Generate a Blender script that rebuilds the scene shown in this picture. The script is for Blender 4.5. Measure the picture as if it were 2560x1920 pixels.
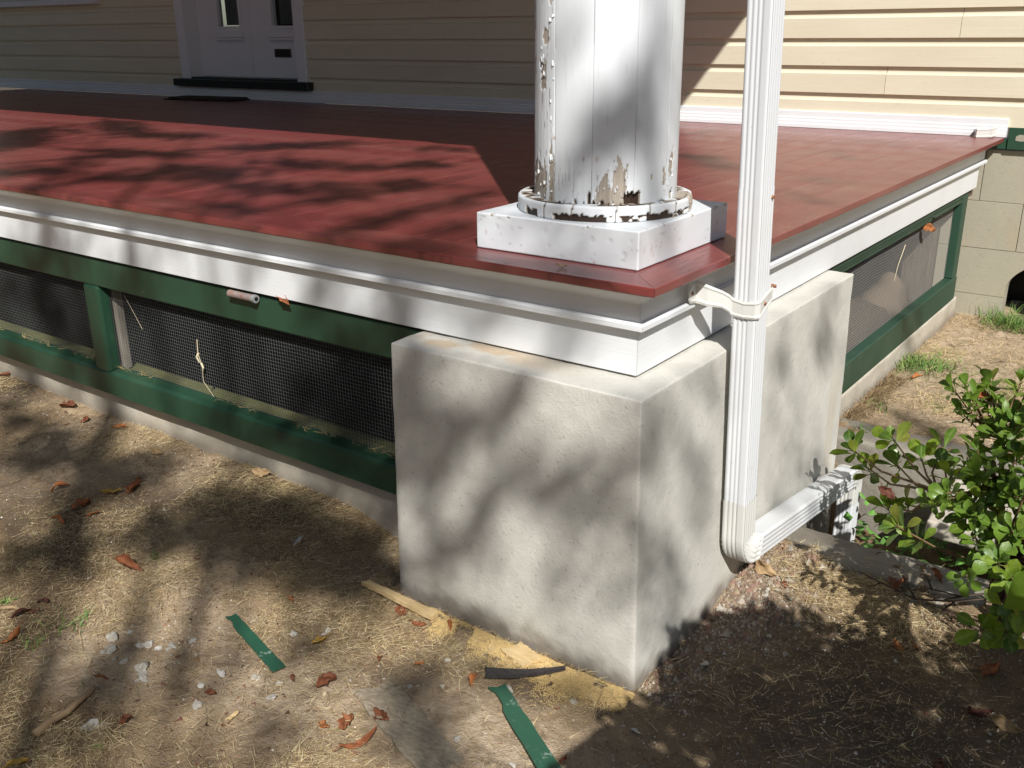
import bpy, bmesh, math, random
import numpy as np
from mathutils import Vector, Matrix, Euler
for o in list(bpy.data.objects): bpy.data.objects.remove(o)
SC = bpy.context.scene
COL = SC.collection
R = math.radians
random.seed(7); RNG = np.random.default_rng(11)

# ------------------------------------------------------------------ camera
cam = bpy.data.cameras.new('camera'); co = bpy.data.objects.new('camera', cam); COL.objects.link(co)
cam.sensor_width = 36.0; cam.lens = 34.15; cam.clip_start = 0.05; cam.clip_end = 400
yaw, pitch, roll = -0.6391, 0.3512, -0.0107
fw = Vector((math.sin(yaw)*math.cos(pitch), math.cos(yaw)*math.cos(pitch), -math.sin(pitch)))
rt = Vector((math.cos(yaw), -math.sin(yaw), 0)); up = rt.cross(fw)
c_, s_ = math.cos(roll), math.sin(roll)
X = c_*rt + s_*up; U = -s_*rt + c_*up
M = Matrix((X, U, -fw)).transposed().to_4x4(); M.translation = (1.0034, -1.8898, 0.5519)
co.matrix_world = M
SC.camera = co

# ------------------------------------------------------------------ light
SUN = Vector((1.0, -1.081, 1.349)).normalized()          # towards the sun
w = bpy.data.worlds.new('World'); SC.world = w; w.use_nodes = True
nt = w.node_tree; bg = nt.nodes['Background']
sky = nt.nodes.new('ShaderNodeTexSky'); sky.sky_type = 'NISHITA'; sky.sun_disc = False
sky.sun_elevation = R(42.5); sky.sun_rotation = R(137.2)
nt.links.new(sky.outputs[0], bg.inputs[0]); bg.inputs[1].default_value = 0.058
sl = bpy.data.lights.new('sun', 'SUN'); so = bpy.data.objects.new('sun', sl); COL.objects.link(so)
sl.energy = 4.7; sl.angle = R(0.53); sl.color = (1.0, 0.975, 0.935)
so.rotation_euler = (-SUN).to_track_quat('-Z', 'Y').to_euler(); so.location = SUN*30
SC.view_settings.view_transform = 'Standard'; SC.view_settings.look = 'None'
SC.view_settings.exposure = 0.42; SC.view_settings.gamma = 1.0; SC.view_settings.use_curve_mapping = False
SC.cycles.max_bounces = 8; SC.cycles.diffuse_bounces = 4

# ------------------------------------------------------------------ numpy helpers
def sm(t): t = np.clip(t, 0, 1); return t*t*(3-2*t)
def _h(ix, iy, s):
    n = (ix.astype(np.int64)*374761393 + iy.astype(np.int64)*668265263 + s*974711) & 0xffffffff
    n = ((n ^ (n >> 13))*1274126177) & 0xffffffff
    return ((n ^ (n >> 16)) & 0xffff)/65535.0
def vn(x, y, s=0):
    x = np.asarray(x, float); y = np.asarray(y, float)
    ix = np.floor(x); iy = np.floor(y); fx = sm(x-ix); fy = sm(y-iy)
    a = _h(ix, iy, s); b = _h(ix+1, iy, s); c = _h(ix, iy+1, s); d = _h(ix+1, iy+1, s)
    return a+(b-a)*fx+(c-a)*fy+(a-b-c+d)*fx*fy
def fbm(x, y, s=0, o=4):
    t = 0; a = .5
    for k in range(o): t = t+a*vn(x*2**k, y*2**k, s+k*17); a *= .5
    return t

def gz(x, y):
    x = np.asarray(x, float); y = np.asarray(y, float)
    z = -1.055+.095*sm((-x-.8)/.5)*sm((y+.75)/.7)
    rr = sm((y-1.64)/.05)*sm((x+.18)/.05); z = z*(1-rr)+rr*(-.945-.02*sm((y-2.2)/1.4))
    mm = sm((y-.5)/.35)*sm((x+.05)/.05)*(1-sm((y-1.68)/.05)); z = z*(1-mm)+mm*(-1.015)
    # dirt heaped against the right side of the pier
    z = z+.045*np.exp(-((x-.06)/.13)**2)*np.exp(-((y-.62)/.2)**2)
    inn = sm((-x-.20)/.06)*sm((y-.22)/.06)*(1-sm((y-3.7)/.05))
    mound = .16*np.exp(-((x+.42)/.35)**2-((y-2.75)/.55)**2)+.12*np.exp(-((x+.55)/.3)**2-((y-2.0)/.45)**2)
    z = z*(1-inn)+inn*(-.88+mound-.45*sm((-x-.75)/.35))
    pit = sm((x+.04)/.03)*sm((y-.95)/.02)*(1-sm((y-1.66)/.02))*(1-sm((x-2.2)/.1)); z = z-.30*pit
    far = sm((np.hypot(x, y)-8)/30); z = z*(1-far)+far*(-1.2)
    return z
def gbump(x, y):
    b = (fbm(x*3, y*3, 1)-.5)*.03+(fbm(x*14, y*14, 5)-.5)*.018+(vn(x*55, y*55, 9)-.5)*.006
    rough = sm((x+.1)/.15)*sm((y+.2)/.3)
    return b+rough*(np.maximum(fbm(x*18, y*18, 31)-.5, 0)*.06)
def ground_z(x, y): return gz(x, y)+gbump(x, y)

# ------------------------------------------------------------------ object helpers
def tag(o, label=None, cat=None, group=None, kind=None):
    if label: o['label'] = label
    if cat: o['category'] = cat
    if group: o['group'] = group
    if kind: o['kind'] = kind
    return o
def empty(name, loc, label=None, cat=None, group=None):
    o = bpy.data.objects.new(name, None); COL.objects.link(o); o.location = loc; o.empty_display_size = .1
    return tag(o, label, cat, group)
def origin(p):
    v = Vector((0, 0, 0))
    while p is not None: v += p.location; p = p.parent
    return v
def link(name, me, mat, parent=None, loc=None):
    """mesh given in world coordinates; its origin becomes loc (or its own base centre)"""
    n = len(me.vertices); a = np.empty(n*3, np.float32); me.vertices.foreach_get('co', a); a = a.reshape(-1, 3)
    if loc is None:
        lo, hi = a.min(0), a.max(0); loc = ((lo[0]+hi[0])/2, (lo[1]+hi[1])/2, lo[2])
    a = a-np.array(loc, np.float32); me.vertices.foreach_set('co', a.ravel()); me.update()
    if mat and not me.materials: me.materials.append(mat)
    o = bpy.data.objects.new(name, me); COL.objects.link(o)
    if parent is not None: o.parent = parent; o.location = Vector(loc)-origin(parent)
    else: o.location = loc
    return o
def mesh_np(name, V, Fq, smooth=False, attrs=None, cols=None):
    me = bpy.data.meshes.new(name); V = np.asarray(V, np.float32)
    if isinstance(Fq, np.ndarray):
        k = Fq.shape[1]; me.vertices.add(len(V)); me.vertices.foreach_set('co', V.ravel())
        me.loops.add(Fq.size); me.loops.foreach_set('vertex_index', Fq.astype(np.int32).ravel())
        me.polygons.add(len(Fq)); me.polygons.foreach_set('loop_start', np.arange(0, Fq.size, k, dtype=np.int32))
    else:
        me.from_pydata([tuple(map(float, v)) for v in V], [], Fq)
    me.update(calc_edges=True)
    if smooth: me.polygons.foreach_set('use_smooth', np.ones(len(me.polygons), bool))
    for k, v in (attrs or {}).items():
        me.attributes.new(k, 'FLOAT', 'POINT').data.foreach_set('value', np.asarray(v, np.float32).ravel())
    if cols is not None:
        c = np.ones((len(V), 4), np.float32); c[:, :3] = cols
        me.attributes.new('tint', 'FLOAT_COLOR', 'POINT').data.foreach_set('color', c.ravel())
    return me
def grid_faces(nu, nv, close_u=False):
    i, j = np.meshgrid(np.arange(nu if close_u else nu-1), np.arange(nv-1), indexing='ij')
    a = i*nv+j; b = ((i+1) % nu)*nv+j
    return np.stack([a, b, b+1, a+1], -1).reshape(-1, 4)
class MB:
    def __init__(s): s.v = []; s.f = []
    def add(s, V, Fs):
        n = len(s.v); s.v += [tuple(v) for v in V]; s.f += [tuple(i+n for i in f) for f in Fs]; return s
    def box(s, x0, x1, y0, y1, z0, z1):
        V = [(x, y, z) for x in (x0, x1) for y in (y0, y1) for z in (z0, z1)]
        return s.add(V, [(0, 1, 3, 2), (4, 6, 7, 5), (0, 4, 5, 1), (2, 3, 7, 6), (0, 2, 6, 4), (1, 5, 7, 3)])
    def bar(s, p, q, r, n=4, r2=None):
        p = Vector(p); q = Vector(q); d = (q-p).normalized()
        a = d.orthogonal().normalized(); b = d.cross(a); r2 = r if r2 is None else r2
        V = [c+(a*math.cos(2*math.pi*i/n)+b*math.sin(2*math.pi*i/n))*rr for c, rr in ((p, r), (q, r2)) for i in range(n)]
        return s.add(V, [(i, (i+1) % n, n+(i+1) % n, n+i) for i in range(n)]+[tuple(range(n))[::-1], tuple(range(n, 2*n))])
    def prism(s, poly, fn, t0, t1):
        n = len(poly); V = [fn(a, b, t0) for a, b in poly]+[fn(a, b, t1) for a, b in poly]
        return s.add(V, [(i, (i+1) % n, n+(i+1) % n, n+i) for i in range(n)]+[tuple(range(n))[::-1], tuple(range(n, 2*n))])
    def tube(s, pts, r0, r1, n=5):
        pts = [Vector(p) for p in pts]; m = len(pts); V = []
        for k, p in enumerate(pts):
            d = (pts[min(k+1, m-1)]-pts[max(k-1, 0)]).normalized(); a = d.cross(Vector((.31, .52, .8))).normalized(); b = d.cross(a)
            r = r0+(r1-r0)*k/(m-1)
            V += [p+(a*math.cos(2*math.pi*i/n)+b*math.sin(2*math.pi*i/n))*r for i in range(n)]
        Fs = [(k*n+i, k*n+(i+1) % n, (k+1)*n+(i+1) % n, (k+1)*n+i) for k in range(m-1) for i in range(n)]
        return s.add(V, Fs+[tuple(range(n))[::-1], tuple(range((m-1)*n, m*n))])
    def mesh(s, name='m', bevel=0, seg=1, smooth=False):
        me = bpy.data.meshes.new(name); me.from_pydata([tuple(map(float, v)) for v in s.v], [], s.f)
        bm = bmesh.new(); bm.from_mesh(me)
        bmesh.ops.recalc_face_normals(bm, faces=bm.faces)
        if bevel: bmesh.ops.bevel(bm, geom=list(bm.edges), offset=bevel, segments=seg, affect='EDGES', profile=.5)
        bm.to_mesh(me); bm.free()
        if smooth: me.polygons.foreach_set('use_smooth', np.ones(len(me.polygons), bool))
        return me
def box(name, b, mat, parent=None, bevel=.002, seg=1):
    return link(name, MB().box(*b).mesh(name, bevel, seg), mat, parent)

# ------------------------------------------------------------------ material helper
class N:
    def __init__(s, name, rough=.6, spec=.4):
        s.m = bpy.data.materials.new(name); s.m.use_nodes = True; s.t = s.m.node_tree; s.b = s.t.nodes['Principled BSDF']
        s.b.inputs['Roughness'].default_value = rough; s.b.inputs['Specular IOR Level'].default_value = spec
        s.tc = s.n('ShaderNodeTexCoord'); s.obj = s.tc.outputs['Object']; s._off = None
    def n(s, t, **k):
        q = s.t.nodes.new(t)
        for a, b in k.items(): setattr(q, a, b)
        return q
    def put(s, sock, v):
        if isinstance(v, bpy.types.NodeSocket): s.t.links.new(v, sock)
        elif v is not None: sock.default_value = (*v, 1) if isinstance(v, tuple) and len(v) == 3 and sock.type == 'RGBA' else v
    def vec(s, scale=(1, 1, 1), off=False):
        m = s.n('ShaderNodeMapping'); s.put(m.inputs['Vector'], s.obj); m.inputs['Scale'].default_value = scale
        if off:
            oi = s.n('ShaderNodeObjectInfo'); mu = s.n('ShaderNodeVectorMath', operation='SCALE'); mu.inputs[0].default_value = (17.3, 41.7, 29.1)
            s.put(mu.inputs['Scale'], oi.outputs['Random']); s.put(m.inputs['Location'], mu.outputs[0])
        return m.outputs[0]
    def noise(s, v=None, scale=5, detail=4, rough=.55, dist=0):
        q = s.n('ShaderNodeTexNoise'); s.put(q.inputs['Vector'], v or s.obj)
        q.inputs['Scale'].default_value = scale; q.inputs['Detail'].default_value = detail
        q.inputs['Roughness'].default_value = rough; q.inputs['Distortion'].default_value = dist
        return q.outputs[0]
    def ramp(s, f, stops, interp='LINEAR'):
        q = s.n('ShaderNodeValToRGB'); s.put(q.inputs[0], f); e = q.color_ramp.elements; q.color_ramp.interpolation = interp
        while len(e) < len(stops): e.new(.5)
        for k, (p, c) in zip(e, stops): k.position = p; k.color = (*c, 1) if isinstance(c, tuple) else (c, c, c, 1)
        return q.outputs[0]
    def mix(s, f, a, b, mode='MIX'):
        q = s.n('ShaderNodeMix', data_type='RGBA', blend_type=mode)
        s.put(q.inputs[0], f); s.put(q.inputs[6], a); s.put(q.inputs[7], b); return q.outputs[2]
    def math(s, op, a, b=0.0):
        q = s.n('ShaderNodeMath', operation=op); s.put(q.inputs[0], a); s.put(q.inputs[1], b); return q.outputs[0]
    def attr(s, name, col=False):
        q = s.n('ShaderNodeAttribute', attribute_name=name); return q.outputs['Color' if col else 'Fac']
    def rand(s): return s.n('ShaderNodeObjectInfo').outputs['Random']
    def bump(s, h, strength=.3, dist=.01):
        q = s.n('ShaderNodeBump'); s.put(q.inputs['Height'], h); q.inputs['Strength'].default_value = strength; q.inputs['Distance'].default_value = dist
        s.put(s.b.inputs['Normal'], q.outputs[0])
    def col(s, v): s.put(s.b.inputs['Base Color'], v); return s
    def rough(s, v): s.put(s.b.inputs['Roughness'], v)

def simple(name, c1, c2, scale=6, rough=.6, bscale=60, bstr=.15, bdist=.004, stretch=(1, 1, 1), spec=.4, off=True):
    k = N(name, rough, spec); v = k.vec(stretch, off)
    k.col(k.ramp(k.noise(v, scale, 5), [(.3, c1), (.7, c2)])); k.bump(k.noise(v, bscale, 3), bstr, bdist); return k.m
MAT = {}
def deck_mat(name, st):
    k = N(name, .40, .7); v = k.vec(st, True)
    warp = k.noise(k.vec((st[0]*.12, st[1]*.5, 1), True), 1.3, 2)
    base = k.ramp(k.noise(v, .5, 5, .6), [(.25, (.160, .032, .030)), (.75, (.205, .043, .040))])
    rings = k.noise(v, 1.0, 4, .62, .9)
    lines = k.ramp(k.math('FRACT', k.math('MULTIPLY', rings, 7.0)), [(.0, 1.0), (.10, .0), (.86, .0), (1.0, 1.0)])
    lines = k.math('MULTIPLY', lines, k.ramp(warp, [(.35, .3), (.55, 1.0)]))
    c = k.mix(k.math('MULTIPLY', lines, .62), base, (.045, .011, .011))
    var = k.mix(k.rand(), (.95, .95, .95), (1.05, 1.03, 1.02)); c = k.mix(1.0, c, var, 'MULTIPLY')
    dust = k.ramp(k.noise(None, 3.0, 5), [(.42, 0.0), (.75, .30)]); c = k.mix(dust, c, (.33, .16, .125))
    k.col(c); k.rough(k.ramp(k.noise(None, 6, 4), [(.3, .26), (.7, .38)])); k.bump(k.math('MULTIPLY', lines, -1.0), .35, .0015); return k.m
MAT['deck_y'] = deck_mat('red composite along y', (26, .75, 1))
MAT['deck_x'] = deck_mat('red composite along x', (.75, 26, 1))
def painted(name, col, stretch, dirt=.25, rough=.42, grain=.12, dcol=(.34, .30, .22)):
    k = N(name, rough, .45); v = k.vec(stretch, True)
    d = k.ramp(k.noise(None, 4.5, 6, .62), [(.5, 0.0), (.78, dirt)])
    fl = k.ramp(k.noise(None, 70, 2), [(.73, 0.0), (.78, dirt*1.6)])
    k.col(k.mix(fl, k.mix(d, col, dcol), (.16, .14, .11))); k.bump(k.noise(v, 1.0, 3, .6), grain, .002); return k.m
MAT['white_x'] = painted('white trim board x', (.69, .705, .715), (4, 90, 220), .12, .42, .35)
MAT['white_y'] = painted('white trim board y', (.69, .705, .715), (90, 4, 220), .12, .42, .35)
MAT['white_smooth'] = painted('white moulding', (.69, .705, .715), (20, 20, 60), .14, .38, .08)
MAT['white_metal'] = painted('white enamelled metal', (.63, .645, .66), (30, 30, 4), .22, .30, .06, (.48, .40, .28))
MAT['strap'] = painted('aged white strap', (.58, .575, .54), (30, 30, 30), .35, .42, .12, (.40, .34, .24))
MAT['door_white'] = painted('white door paint', (.72, .73, .76), (20, 20, 5), .12, .45, .1)
MAT['green'] = painted('green frame paint', (.018, .056, .031), (6, 60, 60), .5, .42, .25, (.055, .10, .06))
MAT['green_y'] = painted('weathered green frame paint', (.020, .056, .033), (60, 5, 60), .45, .55, .5, (.07, .10, .075))
MAT['green_dark'] = painted('dark green sill paint', (.008, .016, .013), (5, 60, 60), .2, .4, .2, (.02, .025, .02))
def siding():
    k = N('cream siding paint', .5, .35); v = k.vec((3, 40, 90), True)
    big = k.ramp(k.noise(k.vec((1.2, 1, 5), True), 1.6, 5), [(.35, (.68, .625, .485)), (.7, (.63, .575, .44))])
    d = k.ramp(k.noise(k.vec((5, 5, 26), True), 2.6, 6, .65), [(.60, 0.0), (.72, .5)])
    cr = k.ramp(k.noise(k.vec((5, 5, 60), True), 3.1, 4, .7), [(.69, 0.0), (.71, .7)])
    c = k.mix(cr, k.mix(d, big, (.52, .44, .34)), (.25, .20, .15))
    c = k.mix(1.0, c, k.mix(k.rand(), (.95, .95, .94), (1.03, 1.03, 1.02)), 'MULTIPLY')
    k.col(c); k.bump(k.noise(v, 1.0, 4, .6), .25, .003); return k.m
MAT['siding'] = siding()
def concrete(name, a, b, stain, sw=.5, bstr=.5):
    k = N(name, .86, .25)
    c = k.ramp(k.noise(None, 2.4, 6, .6), [(.3, a), (.72, b)])
    c = k.mix(k.ramp(k.noise(k.vec((1, 1, .45)), 5.2, 5, .6), [(.55, 0.0), (.8, sw)]), c, stain)
    c = k.mix(k.ramp(k.noise(None, 95, 3), [(.62, 0.0), (.72, .45)]), c, tuple(q*.45 for q in a))
    c = k.mix(k.attr('stain'), c, (.40, .22, .06)); c = k.mix(k.attr('soil'), c, (.15, .12, .09))
    k.col(c)
    h = k.math('ADD', k.noise(None, 34, 5, .65, .6), k.math('MULTIPLY', k.noise(None, 160, 3), .5)); k.bump(h, bstr, .006); return k.m
MAT['stucco'] = concrete('grey stucco', (.49, .475, .425), (.59, .575, .52), (.40, .38, .325), .40, .32)
MAT['foundation'] = concrete('footing concrete', (.42, .38, .31), (.52, .48, .40), (.30, .26, .20), .5, .4)
MAT['kerb'] = concrete('weathered kerb concrete', (.17, .155, .125), (.29, .265, .22), (.09, .08, .065), .7, .7)  # base colour lowered to carry the tree shade lying on the kerbs
MAT['block'] = concrete('concrete block', (.33, .305, .235), (.38, .35, .27), (.37, .29, .18), .7, .25)
MAT['mortar'] = concrete('pale mortar', (.28, .26, .20), (.35, .32, .25), (.25, .2, .14), .4, .5)
def peel(name):
    k = N(name, .5, .4); p = k.attr('peel')
    gv = k.vec((70, 70, 2.0)); g = k.noise(gv, 1.0, 4, .7)
    wood = k.ramp(g, [(.3, (.25, .215, .175)), (.7, (.47, .415, .345))])
    paint = k.mix(k.ramp(k.noise(None, 5, 6, .65), [(.52, 0.0), (.8, .16)]), (.66, .685, .705), (.50, .45, .37))
    paint = k.mix(k.math('MULTIPLY', k.attr('crack'), .9), paint, (.14, .11, .085))
    paint = k.mix(k.attr('rust'), paint, (.34, .15, .05))
    c = k.mix(k.ramp(k.math('MULTIPLY', p, .5), [(.20, 0.0), (.26, 1.0)]), paint, wood); c = k.mix(k.ramp(k.math('MULTIPLY', p, .5), [(.63, 0.0), (.78, 1.0)]), c, (.035, .02, .012))
    k.col(c); k.bump(k.math('ADD', k.math('MULTIPLY', g, k.math('ADD', k.attr('grain'), .12)), k.math('MULTIPLY', k.noise(None, 40, 3), .1)), .5, .003); return k.m
MAT['peel'] = peel('peeling white paint')
MAT['rust'] = simple('rusted pipe', (.26, .09, .035), (.36, .36, .36), 26, .6, 90, .4, .002)
MAT['screw'] = simple('rusty screw', (.16, .05, .02), (.30, .12, .04), 60, .6)
MAT['glass'] = N('dark door glass', .02, .5).col((.75, .8, .78)).m; MAT['glass'].node_tree.nodes['Principled BSDF'].inputs['Transmission Weight'].default_value = 1.0
MAT['black'] = N('black metal and dark hollows', .35, .5).col((.012, .012, .013)).m
MAT['curtain'] = simple('lace curtain behind glass', (.16, .17, .16), (.42, .43, .42), 5, .9, 60, .3, .004, (9, 9, .6))
MAT['mat'] = simple('brown coir mat', (.020, .013, .008), (.055, .037, .022), 40, .95, 300, .8, .006)
MAT['mat_edge'] = simple('black mat edge', (.010, .009, .008), (.018, .016, .014), 30, .8)
MAT['wire'] = N('galvanised wire', .42, .5).col((.125, .13, .127)).m; MAT['wire'].node_tree.nodes['Principled BSDF'].inputs['Metallic'].default_value = .0
MAT['wire_pale'] = N('pale galvanised wire', .5, .5).col((.28, .27, .255)).m
MAT['sandwood'] = simple('sand covered plank', (.22, .18, .125), (.40, .335, .245), 9, .9, 30, .7, .006, (6, 12, 12))
MAT['oldwood'] = simple('grey weathered timber', (.17, .145, .115), (.33, .29, .24), 3, .85, 8, .6, .004, (30, 30, 2))
MAT['mosswood'] = simple('mossy sill timber', (.10, .11, .035), (.17, .165, .07), 6, .9, 60, .5, .004)
MAT['darkwood'] = simple('dark framing timber', (.06, .045, .032), (.12, .09, .065), 4, .9)
MAT['fresh'] = simple('fresh split pine', (.50, .35, .16), (.66, .50, .27), 3, .75, 9, .5, .003, (6, 40, 40))
MAT['blackwood'] = simple('charred sliver wood', (.022, .020, .020), (.07, .062, .06), 4, .7, 20, .5, .003, (8, 40, 40))
MAT['stickwood'] = simple('dry stick bark', (.20, .13, .075), (.36, .25, .14), 12, .9, 60, .6, .003)
MAT['bark'] = simple('shrub bark', (.035, .026, .019), (.085, .062, .042), 30, .9, 80, .6, .003)
MAT['twig'] = simple('young twig bark', (.10, .062, .03), (.19, .12, .055), 30, .8, 80, .4, .002)
MAT['roofwhite'] = simple('painted porch ceiling', (.30, .33, .33), (.36, .38, .38), 3, .7)
MAT['shingle'] = simple('roof shingle', (.07, .065, .06), (.12, .11, .10), 14, .9)
def lath():
    k = N('green lath paint', .5, .4); k.col(k.mix(k.ramp(k.noise(None, 22, 5, .7), [(.63, 0.0), (.70, .8)]), (.022, .085, .050), (.24, .30, .25))); k.bump(k.noise(None, 50, 3), .3, .002); return k.m
MAT['lath'] = lath()
def leafmat(name, a, b, rough=.6, trans=.2, vein=None):
    k = N(name, rough, .4); c = k.mix(k.rand(), a, b)
    if vein:
        sx = k.n('ShaderNodeSeparateXYZ'); k.put(sx.inputs[0], k.obj); c = k.mix(k.ramp(k.math('ABSOLUTE', sx.outputs[1]), [(.0003, .7), (.0012, 0.0)]), c, vein)
        r2 = k.math('FRACT', k.math('MULTIPLY', k.rand(), 7.31)); c = k.mix(k.ramp(r2, [(.82, 0.0), (.95, .6)]), c, (.30, .27, .05))
    n = k.noise(k.vec((1, 1, 1), True), 55, 4, .6)
    c = k.mix(k.ramp(n, [(.45, 0.0), (.75, .55)]), c, tuple(q*.45 for q in a)); k.col(c)
    k.b.inputs['Transmission Weight'].default_value = 0; k.bump(n, .4, .003)
    k.rough(k.ramp(k.noise(k.vec((1, 1, 1), True), 90, 3), [(.3, rough), (.7, min(1, rough+.25))]))
    tr = k.n('ShaderNodeBsdfTranslucent'); k.put(tr.inputs[0], k.mix(1.0, c, (1.0, 1.0, .55), 'MULTIPLY')); ms = k.n('ShaderNodeMixShader'); ms.inputs[0].default_value = trans
    out = k.t.nodes['Material Output']; k.put(ms.inputs[1], k.b.outputs[0]); k.put(ms.inputs[2], tr.outputs[0]); k.put(out.inputs[0], ms.outputs[0]); return k.m
MAT['leaf_red'] = leafmat('dry rust leaf', (.17, .058, .028), (.33, .115, .045))
MAT['leaf_orange'] = leafmat('dry orange leaf', (.36, .13, .04), (.50, .18, .06))
MAT['leaf_tan'] = leafmat('dry tan leaf', (.42, .28, .14), (.52, .36, .20))
MAT['leaf_yellow'] = leafmat('yellow brown leaf', (.48, .29, .06), (.55, .36, .08))
MAT['leaf_dark'] = leafmat('dark dead leaf', (.10, .035, .025), (.17, .06, .035))
MAT['shrub'] = leafmat('glossy evergreen leaf', (.11, .21, .02), (.28, .40, .045), .30, .44, (.30, .38, .10))
MAT['shrub_dark'] = leafmat('dark evergreen leaf', (.065, .14, .018), (.12, .21, .03), .28, .22, (.22, .30, .09))
MAT['tree'] = leafmat('shade tree leaf', (.05, .10, .02), (.08, .14, .03), .5, .22)
def tinted(name, rough=.85, trans=0):
    k = N(name, rough, .2); k.col(k.attr('tint', True)); return k.m
MAT['straw'] = tinted('dry straw', .7); MAT['grass'] = tinted('grass blades', .6); MAT['grain'] = tinted('loose grit', .9)
def pebble():
    k = N('white stone chip', .85, .3); k.col(k.mix(k.ramp(k.noise(k.vec((1, 1, 1), True), 60, 4), [(.5, 0.0), (.75, .6)]), k.mix(k.rand(), (.34, .315, .265), (.50, .475, .425)), (.32, .26, .20))); k.bump(k.noise(None, 90, 4), .5, .004); return k.m
MAT['pebble'] = pebble()
def soil():
    k = N('bare soil', .95, .15)
    c = k.ramp(k.noise(None, 3.2, 6, .65), [(.28, (.11, .074, .041)), (.5, (.24, .168, .096)), (.72, (.42, .305, .182))])
    c = k.mix(k.ramp(k.noise(None, 7, 5, .6), [(.55, 0.0), (.75, .55)]), c, (.22, .135, .09))
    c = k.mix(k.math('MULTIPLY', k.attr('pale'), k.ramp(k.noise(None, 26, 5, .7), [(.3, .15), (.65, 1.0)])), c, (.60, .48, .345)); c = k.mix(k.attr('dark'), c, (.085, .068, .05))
    sp = k.ramp(k.noise(None, 120, 2), [(.66, 0.0), (.70, .75)]); c = k.mix(sp, c, (.44, .37, .29))
    sp2 = k.ramp(k.noise(None, 210, 2), [(.33, .6), (.37, .0)]); c = k.mix(sp2, c, (.07, .045, .03))
    k.col(c); k.bump(k.math('ADD', k.noise(None, 60, 5, .7), k.math('MULTIPLY', k.noise(None, 230, 2), .4)), .9, .012); return k.m
MAT['soil'] = soil()

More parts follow.
